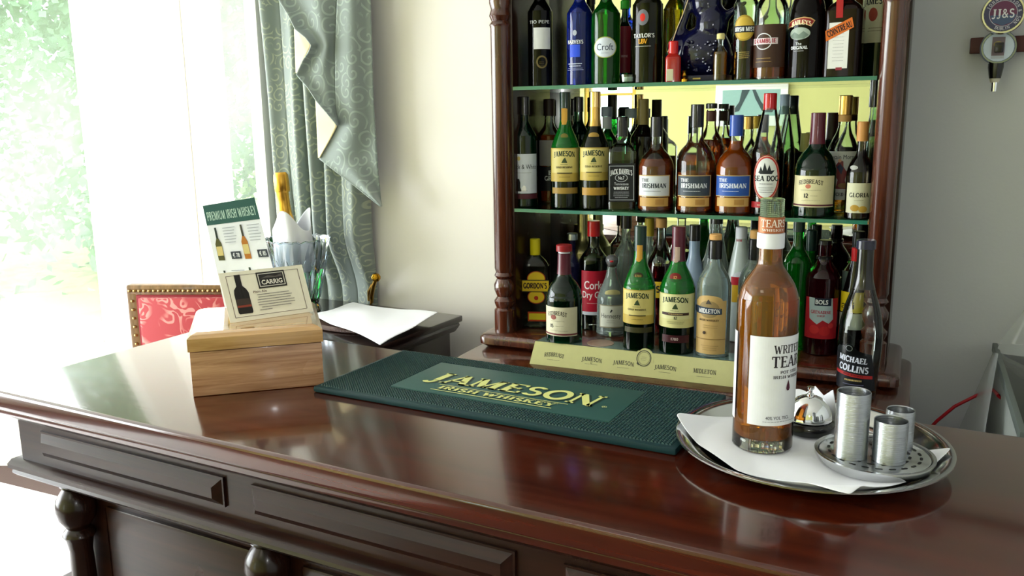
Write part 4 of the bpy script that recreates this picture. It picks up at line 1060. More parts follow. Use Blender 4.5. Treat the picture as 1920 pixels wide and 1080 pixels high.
def face1(F, r):
    F.ell(0, 0, r, r, '4a4a66'); F.ell(0, 0, r*.72, r*.72, '6a3a58'); F.poly([(-r*.7, -.003), (r*.7, -.003), (r*.5, -r*.5), (0, -r*.7), (-r*.5, -r*.5)], '4a5a7a')
    F.ring(0, 0, r*.73, r*.73, .0012, 'b8b8c8'); F.text('JJ&S', 0, 0, .017, 'dcdce4', width=r*1.2, bold=1.1)
    for txt, a0, a1 in (('JOHN', 158, 118), ('JAMESON', 104, 28), ('& SON', 8, -40), ('DUBLIN', 248, 292)):
        n_ = len(txt)
        for i, chh in enumerate(txt):
            a = math.radians(a0+(a1-a0)*i/(n_-1)); up = txt != 'DUBLIN'
            F.n = 6; F.text(chh, r*.86*math.cos(a), r*.86*math.sin(a), r*.17, 'c8c8d4', rot=a-PI/2 if up else a+PI/2, bold=1.2)
disc(.040, (0, 0, 0), 'badge', metal('e8e4da', .2), face1)
def face2(F, r):
    F.ell(0, 0, r, r, 'c9d6e8'); F.rect(-r*.45, r*.38, -r*.8, r*.72, '7d6f78'); F.ell(-.002, .006, .008, .006, 'a8985c'); F.ell(.0, -.004, .006, .004, 'd8dce8'); F.rect(-r*.45, r*.38, -r*.8, -r*.6, 'b4bcc8')
disc(.034, (.0, .022, -.064), 'dispenser_ring', metal('8e96a8', .15), face2, .012)
c2 = (-.002, .012, -.098)
MB().lathe([(0, 0), (.011, 0), (.0145, .022), (.0145, .030), (0, .030)], 24, c=(c2[0], c2[1], c2[2]-.028)).build('nozzle_collar', BLK, op)
MB().lathe([(0, 0), (.008, 0), (.010, .008), (0, .008)], 20, c=(c2[0], c2[1], c2[2]-.036)).build('nozzle_seal', plain('c8c4b4', .5), op)
MB().lathe([(0, 0), (.0055, 0), (.0062, .018), (0, .018)], 20, c=(c2[0], c2[1], c2[2]-.054)).build('spout', CHROME, op)
MB().box(-.008, .008, .0, .050, -.075, -.055, .002).build('bracket', BLK, op)

# glass topped case wrapped in clear plastic at the right edge
cz = -.086; gc = empty('display_case', (.40, 1.85, FL)); tag(gc, 'grey case with glass top under clear plastic sheeting beside the back bar', 'case')
g_ = MB().box(-.222, .35, -.35, .24, 0, cz-FL-.012, .004).build('case_body', plain('8e9490', .5), gc)
MB().box(-.222, .35, -.35, .24, cz-FL-.012, cz-FL, .003).build('glass_top', thin_glass('9fb0a8', 1.0, 'case_glass'), gc)
MB().box(-.226, -.216, -.352, .242, cz-FL-.016, cz-FL+.003, .002).build('edge_trim', plain('5a625e', .4), gc)
PLAS = bpy.data.materials.new('clear_plastic'); PLAS.use_nodes = True; nt = PLAS.node_tree
for n_ in list(nt.nodes): nt.nodes.remove(n_)
out = N(nt, 'ShaderNodeOutputMaterial'); tr_ = N(nt, 'ShaderNodeBsdfTransparent'); df = N(nt, 'ShaderNodeBsdfDiffuse'); df.inputs[0].default_value = (.8, .84, .84, 1)
gl_ = N(nt, 'ShaderNodeBsdfGlossy'); gl_.inputs['Roughness'].default_value = .12; mx = N(nt, 'ShaderNodeMixShader'); mx.inputs[0].default_value = .34; mx2 = N(nt, 'ShaderNodeMixShader'); mx2.inputs[0].default_value = .12
nt.links.new(tr_.outputs[0], mx.inputs[1]); nt.links.new(df.outputs[0], mx.inputs[2]); nt.links.new(mx.outputs[0], mx2.inputs[1]); nt.links.new(gl_.outputs[0], mx2.inputs[2]); nt.links.new(mx2.outputs[0], out.inputs[0])
def drape(top, bot, seed, n=24, mrows=14, amp=.010):
    vs = []; fs = []; rnd = random.Random(seed); w3 = [(rnd.uniform(8, 22), rnd.uniform(0, 6)) for _ in range(4)]
    for j in range(mrows+1):
        t = j/mrows
        for i in range(n+1):
            a = i/n; A = Vector(top[0])*(1-a)+Vector(top[1])*a; B = Vector(bot[0])*(1-a)+Vector(bot[1])*a; p = A*(1-t)+B*t
            p = p+Vector((.3, -1, .2))*amp*t*sum(math.sin(w*a+ph) for w, ph in w3)/2; vs.append(p)
    for j in range(mrows):
        for i in range(n): k = j*(n+1)+i; fs.append([k, k+1, k+n+2, k+n+1])
    return vs, fs
m = MB(); m.keep = True
v1, f1 = drape((atY(1862, 660, 2.07), atY(1872, 663, 1.80)), ((.03, 2.08, -.62), (.10, 1.55, -.62)), 3); m.add(v1, f1)
v2, f2 = drape((atY(1925, 575, 2.09), atY(1975, 560, 2.09)), (atY(1874, 644, 2.06), atY(2000, 650, 1.95)), 5, amp=.006); m.add(v2, f2)
v2, f2 = drape((atY(1874, 644, 2.06), atY(2000, 650, 1.95)), (atY(1868, 662, 2.02), atY(2010, 680, 1.9)), 6, amp=.004); m.add(v2, f2)
c0 = Vector((.2, 1.95, -.4)); m.v = [tuple(Vector(v)-c0) for v in m.v]
po = m.build('plastic_sheet', PLAS, None, c0, ang=3); tag(po, 'crumpled clear plastic sheeting draped over the grey glass topped case', 'plastic sheet')
tp = [atY(x, y, 2.02+.0*x) for x, y in ((1735, 812), (1757, 789), (1790, 762), (1830, 742), (1862, 731))]+[atY(x, y, 1.86) for x, y in ((1872, 742), (1888, 760), (1905, 768), (1925, 790))]
m = MB(); c0 = tp[2].copy(); m.tube([p-c0 for p in tp], .0035, 8); rt = m.build('red_tape', plain('b01c28', .4), None, c0); tag(rt, 'thin red tape band running across the clear plastic sheeting', 'tape')

# display stand for five bottles
sd = empty('bottle_display_stand', (-.52, 1.78, ZB+.0005)); tag(sd, 'gold fronted bottle display stand with frosted top on the back bar', 'display stand')
def so_(x, y, z): return (x+.52, y-1.78, z-ZB)
GF = plain('b5b478', .35, 0, .2); xa, xb = -.772, -.272
m = MB(); vs = [so_(xa, 1.737, ZB), so_(xb, 1.737, ZB), so_(xb-.006, 1.757, -.091), so_(xa+.006, 1.757, -.091), so_(xa, 1.740, ZB), so_(xb, 1.740, ZB), so_(xb-.006, 1.760, -.091), so_(xa+.006, 1.760, -.091)]
m.add(vs, [[0, 1, 2, 3], [7, 6, 5, 4], [0, 4, 5, 1], [1, 5, 6, 2], [2, 6, 7, 3], [3, 7, 4, 0]]); m.build('front_plate', GF, sd, smooth=False)
TEAL = bpy.data.materials.new('frosted_top'); TEAL.use_nodes = True; b_ = TEAL.node_tree.nodes['Principled BSDF']; b_.inputs['Base Color'].default_value = (*hexc('7f9c98'), 1); b_.inputs['Roughness'].default_value = .18; b_.inputs['Metallic'].default_value = .5
m = MB(); v_ = [so_(xa+.006, 1.758, ZB), so_(xb-.006, 1.758, ZB), so_(xb-.014, 1.821, ZB), so_(xa+.014, 1.821, ZB), so_(xa+.006, 1.758, -.091), so_(xb-.006, 1.758, -.091), so_(xb-.014, 1.821, -.091), so_(xa+.014, 1.821, -.091)]
m.add(v_, [[3, 2, 1, 0], [4, 5, 6, 7], [0, 1, 5, 4], [1, 2, 6, 5], [2, 3, 7, 6], [3, 0, 4, 7]]); m.build('top_board', TEAL, sd, smooth=False)
m = MB(); m.lathe([(0, 0), (.030, 0), (.030, .0008), (0, .0008)], 40, c=so_(-.622, 1.795, -.091)); m.build('bottle_spot', plain('b59a86', .4), sd)
A0 = Vector(so_(xa, 1.737, ZB)); A1 = Vector(so_(xa+.0, 1.757, -.091))
def pm_(u, v, l): t = v/.049; p = A0+(A1-A0)*t; return (p.x+u, p.y-l, p.z)
F = Flat(pm_); ink = '3a3a30'
for u, t1 in ((.062, 'REDBREAST'), (.152, 'JAMESON'), (.225, 'JAMESON'), (.318, 'JAMESON'), (.402, 'MIDLETON')):
    F.text(t1, u-.005, .024 if t1 != 'REDBREAST' else .025, .0085, ink, width=.048, arcv=.0025 if t1 != 'MIDLETON' else 0, bold=1.0)
    F.fine(u-.005, .0135, .034, 1, .004, '77765a', .0009)
    if abs(u-.152) < .001: F.text('12', .147, .0165, .004, ink)
    F.build('plate_lettering', sd); F = Flat(pm_)
m = MB(); cx = -.508; 
pts = [(cx+.022*math.cos(math.radians(a)), 0.036+.021*math.sin(math.radians(a))) for a in range(0, 181, 12)]+[(cx-.022, .030), (cx+.022, .030)]
def sp(u, v, l): t = v/.049; p = A0+(A1-A0)*min(t, 1.4); return Vector((u+.52, p.y-l, p.z))
n_ = len(pts); m.add([sp(u, v, .0003) for u, v in pts]+[sp(u, v, -.003) for u, v in pts], [list(range(n_)), list(range(2*n_-1, n_-1, -1))]+[[i, (i+1) % n_, n_+(i+1) % n_, n_+i] for i in range(n_)])
so2 = m.build('seal_tab', GF, sd, smooth=False)
F = Flat(lambda u, v, l: sp(u, v, .0004+l)); F.ring(cx, .037, .0155, .0155, .0018, ink); F.ring(cx+.0005, .0372, .0125, .0125, .0006, ink); F.poly([(cx-.015, .026), (cx-.010, .022), (cx-.008, .025), (cx-.013, .029)], ink)
F.fine(cx, .0395, .014, 3, .003, '77765a', .0007); F.build('seal', so2)

# ------------------------------------------------------------------ bottles
AMB = solid_glass('ea620e', 1.33, .02, .65); AMB_D = solid_glass('c8561a', 1.33, .02, .68); AMB_L = solid_glass('f0b040', 1.33, .02, .9)
CLR = thin_glass('f0f7f3'); CLRG = thin_glass('dcefe2'); SMOKE = thin_glass('b8b0a0'); REDL = solid_glass('6a0a14', 1.33); RUM = solid_glass('2a0806', 1.33)
BLUEG = solid_glass('1a34b8', 1.42); OLIVE = solid_glass('3a3408', 1.42, .03, .8); BRN = solid_glass('1c0a04', 1.45, .03, .5); GRN_B = solid_glass('1a9a2c', 1.4)
GTHIN = filled_glass('07220e', '22b03c', .075)
EMPTY = solid_glass('cfe2da', 1.28, .02, .82)
CAPB = plain('0b0b0e', .3, 0, .4); CAPR = plain('c4141c', .28, 0, .4); CAPGOLD = metal('c9a25a', .3); CAPBURG = plain('54182a', .35, 0, .3); CAPGRN = plain('123028', .35, 0, .3)
CORK = plain('c89a5c', .7); CAPBL = plain('2348a0', .3, 0, .3); CAPSIL = metal('c4ccd8', .28); CAPGREY = plain('7c8a96', .35); CAPYEL = plain('d8c818', .35, 0, .3); CAPWH = plain('dfe2ea', .4)
CR = 'd9cf96'; W = 'dcdfe2'; K = '14161a'; GO = 'b8923c'; G1 = 'bottles on the upper glass shelf'; G2 = 'bottles on the middle glass shelf'; G3 = 'bottles on the cabinet base'; G4 = 'whiskey bottles on the gold display stand'
L = 'label'; NL = 'neck_label'
B = bottle

# ---- upper shelf
B('sherry_bottle', 'black sherry bottle with plain white square label, leftmost on the upper glass shelf', G1, 1013, -45, 46, 1.925, S1, 'wine', DARKG, cap=dict(z=.85, r=.42, m=CAPB), els=[
  (L, 'x', 1.0, 0, 58, 96), (L, 't', 'TIO PEPE', 1011, 48, 5.5, 'c8ccd0', dict(width=40, font='n', bold=.8)), (L, 'r', 1001, 1031, 58, 96, W), (L, 'o', 1016, 119, 9, 10, 3, '6a5c34'), (L, 'f', 1016, 119, 10, 3, 3, '6a5c34')])
B('sherry_bottle', 'cobalt blue sherry bottle with silver lettering on the upper glass shelf', G1, 1087, -40, 48, 1.925, S1, 'wine', BLUEG, cap=dict(z=.84, r=.42, m=plain('101830', .3)), els=[
  (L, 'x', 1.0, 0, 58, 96), (L, 'e', 1080, 67, 4, 5, 'a8b0c0'), (L, 't', 'HARVEYS', 1080, 83, 6.5, W, dict(width=32, bold=1.1)), (L, 'r', 1071, 1090, 88, 110, '2a50d8'), (L, 'f', 1080, 122, 30, 2, 4, 'c8d0e8', 1.6), (L, 'f', 1080, 130, 36, 2, 3, 'a8b0d8', .8)], yaw=-.1)
B('sherry_bottle', 'green cream sherry bottle with an oval white label on the upper shelf', G1, 1136, -38, 53, 1.925, S1, 'wine', solid_glass('12701c', 1.4), cap=dict(z=.84, r=.42, m=CAPGRN), els=[
  (L, 'e', 1137, 93, 23, 19, 'a8b060'), (L, 'e', 1137, 93, 21, 17.5, 'd4dce8'), (L, 't', 'Croft', 1137, 92, 12, '1c2c50', dict(font='c', width=31)), (L, 'f', 1137, 103, 18, 1, 3, '6878a0')], yaw=-.1)
B('wine_bottle', 'slim red labelled bottle with a green cap behind the small glass dish', G1, 1171, 8, 30, 2.02, S1, 'wine', DKGREEN, cap=dict(z=.9, r=.55, m=plain('2fae2a', .4)), els=[
  (L, 'r', 1160, 1182, 55, 138, '7a1424'), (L, 't', 'ROSE', 1171, 108, 4, 'c8a0a0')])
B('port_bottle', 'dark olive port bottle with red crest and white lettering beside the blue jug', G1, 1214, -62, 56, 1.925, S1, 'wine', solid_glass('1c1c08', 1.3, .03, .7), cap=dict(z=.86, r=.42, m=CAPB), els=[
  (L, 'x', 1.0, 0, 30, 90), (L, 'e', 1208, 40, 11, 14, '6a6c74'), (L, 'e', 1208, 40, 5, 7, 'c8281c'), (L, 't', "TAYLOR'S", 1209, 72, 7, 'd8dad8', dict(width=42, bold=1.1)), (L, 't', 'LBV', 1208, 82, 8, 'd89a1c', dict(width=17, bold=1.1)), (L, 'f', 1208, 91, 34, 1, 3, 'b8b8b0', 1.2)], yaw=-.1)
B('liqueur_bottle', 'olive brown bottle standing back between the port bottle and the blue jug', G1, 1265, -50, 44, 2.03, S1, 'wine', solid_glass('8a7a1c', 1.4), cap=dict(z=.88, r=.45, m=CAPGOLD))
B('liqueur_bottle', 'tall clear bottle with round gold label and black name band on the upper shelf', G1, 1398, -62, 45, 1.925, S1, 'wine', CLRG, (REDL, .40), cap=dict(z=.88, r=.42, m=CAPGOLD), els=[
  (L, 'x', 1.0, 0, 40, 90), (L, 'e', 1397, 58, 20, 23, 'a88c2c'), (L, 'e', 1397, 58, 17, 20, 'c8a840'), (L, 'r', 1377, 1420, 54, 66, K), (L, 't', 'IRISH MIST', 1398, 60, 7.5, W, dict(width=38, bold=1.3)), ('small_print', 'f', 1396, 101, 22, 4, 3.4, 'c8b060', 1.0)], yaw=-.08)
B('liqueur_bottle', 'clear round bottle with brown panel and pale name strip and little amber liqueur left', G1, 1446, -62, 62, 1.925, S1, 'mid', CLR, (AMB_D, .13), cap=dict(z=.88, r=.4, m=CAPB), els=[
  (L, 'r', 1416, 1472, 52, 128, '3a2214'), (L, 'r', 1413, 1460, 76, 87, 'dccdd2'), (L, 't', 'DRAMBUIE', 1436, 81, 7.5, '9a2438', dict(width=44, bold=1.2)), (L, 'o', 1435, 82, 15, 14, 1.6, W), (L, 'f', 1434, 112, 36, 2, 6, 'a8884c', 1.0)], yaw=-.1)
B('cream_liqueur_bottle', 'black cream liqueur bottle with arched red name label on the upper shelf', G1, 1513, -58, 66, 1.925, S1, 'bai', solid_glass('0c0807', 1.25, .08, .1), cap=dict(z=.86, r=.42, m=CAPB), els=[
  (L, 'x', .985, 0, 40, 90), (L, 'p', [(1480, 58), (1484, 47), (1496, 41), (1512, 39), (1524, 41), (1531, 46), (1524, 57), (1512, 51), (1500, 51), (1489, 55)], 'c9a36c'),
  (L, 'p', [(1482, 56), (1485, 48), (1497, 42), (1512, 41), (1523, 43), (1529, 47), (1523, 55), (1512, 49), (1500, 50), (1489, 53)], '8a1c1c'), (L, 't', 'BAILEYS', 1506, 48, 8, 'e8d8b0', dict(width=38, arcv=4, bold=1.2)),
  (L, 'e', 1503, 68, 20, 11, '9aa89c'), (L, 'p', [(1487, 72), (1495, 65), (1503, 70), (1511, 64), (1520, 71), (1512, 77), (1495, 77)], '6a7c70'), (L, 't', 'The', 1502, 86, 5, W, dict(font='c')), (L, 't', 'ORIGINAL', 1502, 93, 5.5, W, dict(width=32)), (L, 'f', 1502, 99, 22, 1, 3, 'a8a8a8', 1.0)], yaw=-.12)
B('orange_liqueur_bottle', 'square dark bottle with orange slanted label, red ribbon and white column on the upper shelf', G1, 1583, -45, 66, 1.925, S1, 'sq', solid_glass('160a08', 1.3, .04, .1), p=6, ay=.85, caps=[dict(z=.78, z1=.86, r=.44, m=plain('a81418', .4), n='ribbon'), dict(z=.86, r=.42, m=plain('c8742c', .4))], els=[
  (L, 'r', 1560, 1595, 48, 130, 'dcdcd8'), (L, 'f', 1579, 68, 22, 9, 6, 'a0a0a0', .8), (L, 'r', 1575, 1586, 128, 133, '8a2c38'),
  (L, 'p', [(1555, 62), (1602, 40), (1605, 58), (1556, 81)], 'c8641c'), (L, 't', 'COINTREAU', 1580, 60, 11, '2a1410', dict(width=46, rot=.40, bold=1.2)), (L, 'p', [(1576, -12), (1588, -12), (1586, 40), (1574, 40)], 'a01418')], yaw=-.18)
B('whiskey_bottle', 'dark bottle with tall cream label pressed against the right end of the upper shelf', G1, 1646, -60, 56, 2.03, S1, 'jam', DKGREEN, cap=dict(z=.76, r=.40, m=CAPGRN), els=[
  (L, 'r', 1614, 1674, -2, 84, 'cdc9a4'), (L, 't', 'JAMESON', 1644, 10, 12, K, dict(width=56, arcv=4)), (L, 'e', 1638, 34, 8, 12, 'a0402c'), (L, 'f', 1642, 58, 30, 2, 5, '6a5c44', 1.0)])
B('miniature_bottle', 'tiny amber miniature with a pale cap in front of the blue jug', G1, 1350, 66, 26, 1.90, S1, 'mini', CLR, (AMB_L, .62), cap=dict(z=.88, r=.56, m=plain('d8cc8c', .5)))
B('miniature_bottle', 'tiny bright red dipped miniature with a white label before the port bottle', G1, 1262, 80, 29, 1.90, S1, 'mini', plain('a01c14', .25, 0, .6), cap=dict(z=.62, r=.62, m=CAPR), els=[(L, 'r', 1250, 1262, 131, 152, 'd4cfae')], p=4)
# small glass dish
p_ = atY(1178, 155, 1.91); o = empty('glass_dish', (p_.x, p_.y, S1)); tag(o, 'small clear glass dish with white wax between bottles on the upper shelf', 'dish')
MB().lathe([(0, 0), (.016, 0), (.019, .004), (.020, .020), (.018, .020), (.017, .005), (0, .004)], 32).build('bowl', CLR, o); MB().lathe([(0, .005), (.015, .005), (.015, .015), (0, .016)], 28).build('wax', CAPWH, o)

# blue ceramic jug shaped like a beast, voxel fused from blobs
def blob_mesh(name, parts, mat_, parent, vox=.0035):
    m = MB()
    for q in parts:
        if q[0] == 's': 
            _, c, r = q; pr = [(r[0]*math.sin(PI*i/12) if 0 < i < 12 else 0, -r[2]*math.cos(PI*i/12)) for i in range(13)]; m.lathe(pr, 20, c=c, ay=r[1]/r[0])
        else: m.tube(q[1], q[2], 12)
    o = m.build(name, mat_, parent); md = o.modifiers.new('r', 'REMESH'); md.mode = 'VOXEL'; md.voxel_size = vox; md.use_smooth_shade = True
    s_ = o.modifiers.new('s', 'SMOOTH'); s_.iterations = 6
    dg = bpy.context.evaluated_depsgraph_get(); me = bpy.data.meshes.new_from_object(o.evaluated_get(dg)); o.modifiers.clear(); o.data = me; me.name = name
    me.polygons.foreach_set('use_smooth', [True]*len(me.polygons)); return o
jc = atY(1315, 150, 1.95); jg = empty('ceramic_jug', (jc.x, jc.y, S1)); tag(jg, 'glossy cobalt blue ceramic beast shaped jug with a looped handle on the upper shelf', 'jug')
def J(x, y, d=0): p = atY(x, y, 1.95+d); return (p.x-jc.x, p.y-jc.y, p.z-S1)
NAVY = plain('0a0c30', .16, 0, .35)
blob_mesh('jug_body', [('s', J(1318, 100), (.062, .040, .058)), ('s', J(1275, 92), (.030, .028, .030)), ('s', J(1350, 115), (.028, .032, .042)), ('s', J(1335, 45), (.036, .034, .045)), ('s', J(1325, 5), (.034, .030, .040)), ('s', J(1300, -30), (.030, .026, .036)),
  ('t', [J(1296, -20), J(1288, 5), J(1287, 30), J(1275, 60), J(1262, 90)], [.012, .009, .0085, .010, .014]), ('t', [J(1305, 64), J(1285, 68), J(1270, 75)], [.014, .012, .014]),
  ('t', [J(1322, 20), J(1325, 45), J(1318, 66)], [.014, .012, .014]), ('t', [J(1300, 12), J(1312, 14), J(1322, 20)], .010), ('t', [J(1340, 40), J(1360, 32), J(1372, 22), J(1390, 10), J(1400, 3)], [.018, .012, .008, .006, .0045]),
  ('t', [J(1300, 140), J(1318, 143), J(1345, 143)], .014)], NAVY, jg)
rnd = random.Random(5); m = MB()
for k in range(34):
    x, y = rnd.uniform(1290, 1345), rnd.uniform(75, 135); p = Vector(J(x, y, -.036)); m.lathe([(0, -.004), (.0035, -.002), (.0042, 0), (.0035, .002), (0, .004)], 8, c=p)
m.build('moulded_beads', NAVY, jg)
m = MB(); m.box(*[v for v in (J(1283, 150)[0], J(1368, 150)[0])], -.045, .035, .0, .014, .002); m.build('base', plain('15152c', .3), jg)
m = MB(); m.box(J(1308, 150)[0], J(1322, 150)[0], -.0462, -.0448, .0055, .0085); m.build('base_plate', plain('b09a4a', .3), jg)
cd = [atY(x, y, 1.885+.01*(y > 0)) for x, y in ((1294, -40), (1290, 0), (1280, 28), (1270, 52), (1260, 80), (1252, 98))]
m = MB(); m.tube([p-cd[2] for p in cd], .0011, 6); co = m.build('hanging_cord', plain('c8b088', .5), jg, cd[2]-Vector((jc.x, jc.y, S1)))
p_ = atY(1283, 145, 1.90); o = MB().lathe([(0, 0), (.008, 0), (.008, .006), (.004, .009), (.006, .014), (.003, .020), (.0045, .024), (0, .027)], 18).build('brass_bell', BRASS, None, (p_.x, p_.y, S1)); tag(o, 'tiny shiny brass ornament between the red miniature and the blue jug', 'ornament')

# ---- middle shelf
YF = 1.925
B('whisky_bottle', 'dark green bottle with white label of two small dogs, leftmost on the middle shelf', G2, 984, 186, 46, YF, S2, 'wine', DKGREEN, cap=dict(z=.84, r=.44, m=CAPB), els=[
  (L, 'r', 963, 1006, 289, 361, 'ccd2de'), (L, 'e', 974, 297, 3, 4, 'c8b878'), (L, 't', 'Black & White', 984, 312, 8.5, '20242c', dict(font='c', width=50)), (L, 'f', 984, 323, 32, 1, 3, '50545c'),
  (L, 'p', [(965, 357), (966, 347), (970, 342), (971, 334), (975, 334), (977, 341), (977, 350), (980, 357)], '1a1c22'), (L, 'p', [(979, 357), (980, 350), (983, 346), (986, 347), (988, 352), (987, 357)], 'f2f2f2'), (L, 'f', 985, 356, 12, 1, 3, '50545c'), (L, 'r', 963, 1006, 362, 371, '4c1c28')], yaw=-.05)
B('whisky_bottle', 'amber bottle with grey and black label half hidden behind the green labelled one', G2, 1030, 190, 44, 2.03, S2, 'wine', CLR, (AMB_D, .66), cap=dict(z=.84, r=.46, m=plain('2a1c18', .4)), els=[
  (L, 'r', 1012, 1046, 264, 310, '9a9894'), (L, 'r', 1012, 1046, 312, 356, K), (L, 't', 'B', 1031, 323, 8, W), (L, 't', 'GRA', 1031, 333, 8, W, dict(width=20))])
def jam_gold(lab, xc, ty, w, Y, zb, grp, dark, yy, capm, gl, ring=True, t12=False, yw=-.08):
    a, b = xc-w*.49, xc+w*.49; y0, y1 = yy
    e = [(L, 'r', a, b, y0, y1, 'b8a04c' if not t12 else 'cdc888')]
    e += [(L, 'r', a+1.5, b-1.5, y0+2, y1-(y1-y0)*.26, 'cbbd74' if not t12 else 'd4d29a')]
    e += [(L, 't', 'JAMESON', xc-1, y0+(y1-y0)*.16, 9.5, '1c3020', dict(width=w*.80, arcv=2.5, bold=1.15)), (L, 'p', [(xc-6, y0+(y1-y0)*.44), (xc-2, y0+(y1-y0)*.32), (xc+1, y0+(y1-y0)*.28), (xc+3, y0+(y1-y0)*.36), (xc+5, y0+(y1-y0)*.44)], '3a4a2c'),
          (L, 'f', xc-1, y0+(y1-y0)*.49, w*.3, 1, 2, '3a4030', .8)]
    if t12: e += [(L, 'r', xc-w*.38, xc+w*.36, y0+(y1-y0)*.55, y0+(y1-y0)*.63, '3a2420'), (L, 'f', xc, y0+(y1-y0)*.59, w*.5, 1, 2, 'b8a070', 1.4), (L, 't', '12', xc, y0+(y1-y0)*.70, 5.5, K), (L, 'f', xc, y0+(y1-y0)*.82, w*.5, 2, 3, '70704c', .8)]
    else: e += [(L, 't', 'GOLD RESERVE', xc-1, y0+(y1-y0)*.57, 3.2, '4a4424', dict(width=w*.6, bold=1.2)), (L, 'r', xc-w*.26, xc+w*.26, y0+(y1-y0)*.73, y0+(y1-y0)*.76, '40381c'), (L, 'f', xc, y0+(y1-y0)*.86, w*.4, 1, 3, '6a6030', .8)]
    return e
e = jam_gold('', 1060, 178, 52, YF, S2, G2, 0, (278, 339), None, None)
e += [('lower_band', 'r', 1037, 1083, 350, 361, '9a7c34'), (NL, 'p', [(1055, 208), (1065, 208), (1065, 228), (1063, 236), (1055, 236)], 'c8963c'), (NL, 'x', .40)][:2]+[('seal', 'e', 1059, 257, 7, 5, '6a6428')]
def neckstrip(x, y0, y1, w_, m, Rr=.42): return [(NL, 'x', Rr), (NL, 'r', x-w_/2, x+w_/2, y0, y1, m), (NL, 'e', x, y1, w_/2, w_*.45, m)]
def B2(*a, **k): return bottle(*a, **k)
B('whiskey_bottle', 'green whiskey bottle with gold cream label and gold neck strip on the middle shelf', G2, 1060, 178, 54, YF, S2, 'jam', GTHIN, cap=dict(z=.76, r=.39, m=CAPGRN, fit=1), els=e+neckstrip(1059, 207, 232, 9, 'c8963c', .41), yaw=-.05)
e = jam_gold('', 1115, 178, 54, YF, S2, G2, 1, (277, 337), None, None)
B('whiskey_bottle', 'dark bottle with gold capped neck and amber gold label on the middle shelf', G2, 1115, 177, 54, YF, S2, 'jam', solid_glass('141a08', 1.33, .03, .5), caps=[dict(z=.71, r=.39, m=CAPGOLD, fit=1), dict(z=.87, r=.39, m=metal('d8b474', .2), n='cap_top')], els=e+[('lower_band', 'r', 1093, 1137, 350, 364, 'a8802c'), ('seal', 'e', 1114, 256, 10, 6, '9a7a34')], yaw=-.05)
B('whiskey_bottle', 'square clear bottle with ornate black and white label, nearly empty, on the middle shelf', G2, 1166, 222, 52, YF, S2, 'sq', CLR, (solid_glass('3a1408', 1.33), .14), p=7, ay=.95, cap=dict(z=.79, r=.40, m=CAPB), els=[
  (L, 'r', 1141, 1190, 306, 376, '121417'), (L, 'p', [(1143, 310), (1188, 310), (1188, 373), (1143, 373)], 'a8aeb4'), (L, 'p', [(1144.2, 311), (1186.8, 311), (1186.8, 372), (1144.2, 372)], '121417'),
  (L, 't', "JACK DANIEL'S", 1165, 320, 9, 'dfe2e4', dict(width=40, arcv=3.5, bold=1.2)), (L, 'o', 1165, 332, 11, 7, 1.0, 'b8bcc0'), (L, 't', 'No.7', 1165, 332, 6, 'dfe2e4', dict(font='b', width=11)), (L, 't', 'Tennessee', 1165, 343, 5, 'c8ccd0', dict(font='c', width=26)), (L, 't', 'WHISKEY', 1165, 351, 5.5, 'dfe2e4', dict(width=28, bold=1.2)), (L, 'f', 1165, 358, 30, 4, 3.4, '9a9ea4', 1.1)], yaw=0)
def iri(lab, xc, top, w, lc, capm, liq, txt, tcol, band, yaw=-.08, sq=False):
    e = [(L, 'r', xc-w*.44, xc+w*.40, 327, 366, 'c0a468'), (L, 'r', xc-w*.44, xc+w*.38, 328.5, 364.5, lc), (L, 't', 'THE', xc-w*.26, 336, 6, tcol, dict(width=w*.24)), (L, 't', 'IRISHMAN', xc-w*.02, 346, 8.5, tcol, dict(width=w*.72, bold=1.1)), (L, 'f', xc-w*.08, 356, w*.5, 1, 3, tcol, .9),
         ('lower_band', 'r', xc-w*.42, xc+w*.36, 368, 384, band), ('lower_band', 'r', xc+w*.02, xc+w*.26, 371, 381, 'a87c3c')]
    return B('whiskey_bottle', lab, G2, xc, top, w, YF, S2, 'iri', CLR, liq, cap=dict(z=.79, r=.30, m=capm, fit=1), els=e, yaw=yaw)
iri('squat amber bottle with white and red label and black cap on the middle shelf', 1230, 222, 66, 'ccd0d4', CAPB, (AMB_D, .56), 0, '2a3038', 'b8904c')
iri('squat half full bottle with slate grey label and black cap on the middle shelf', 1305, 200, 70, '38424c', CAPB, (AMB_D, .38), 0, 'd4d8dc', 'c09a58')
iri('squat bright amber bottle with royal blue label and blue cap on the middle shelf', 1378, 219, 72, '2450a0', CAPBL, (AMB, .74), 0, 'd4dcec', 'c09a58')
B('rum_bottle', 'rum bottle with red cap and oval sailing ship label on the middle shelf', G2, 1439, 180, 57, YF, S2, 'cone', CLR, (RUM, .46), cap=dict(z=.865, r=.42, m=CAPR), els=[
  (L, 'x', 1.0, 0, 290, 370), (L, 'e', 1438, 332, 26, 42, '8a1c1c'), (L, 'e', 1438, 332, 24.5, 40, 'd4c8a8'), (L, 'e', 1438, 332, 24, 39, 'b42c28'), (L, 'e', 1438, 332, 21, 36, 'd8dad6'),
  (L, 'p', [(1424, 322), (1428, 325), (1448, 325), (1453, 318), (1447, 319), (1444, 308), (1440, 319), (1436, 304), (1432, 319), (1429, 311), (1426, 320)], '1c2024'), (L, 't', 'SEA DOG', 1438, 333, 9.5, '1c2024', dict(width=46, bold=1.1)), (L, 'f', 1438, 343, 30, 1, 3, '606468', 1.2), (L, 'f', 1438, 350, 30, 3, 4, '707478', .9),
  ('lower_band', 'r', 1411, 1467, 376, 387, 'a81c24'), ('lower_band', 'f', 1438, 382, 34, 1, 3, 'd8c8a8', 1.2)], yaw=-.05)
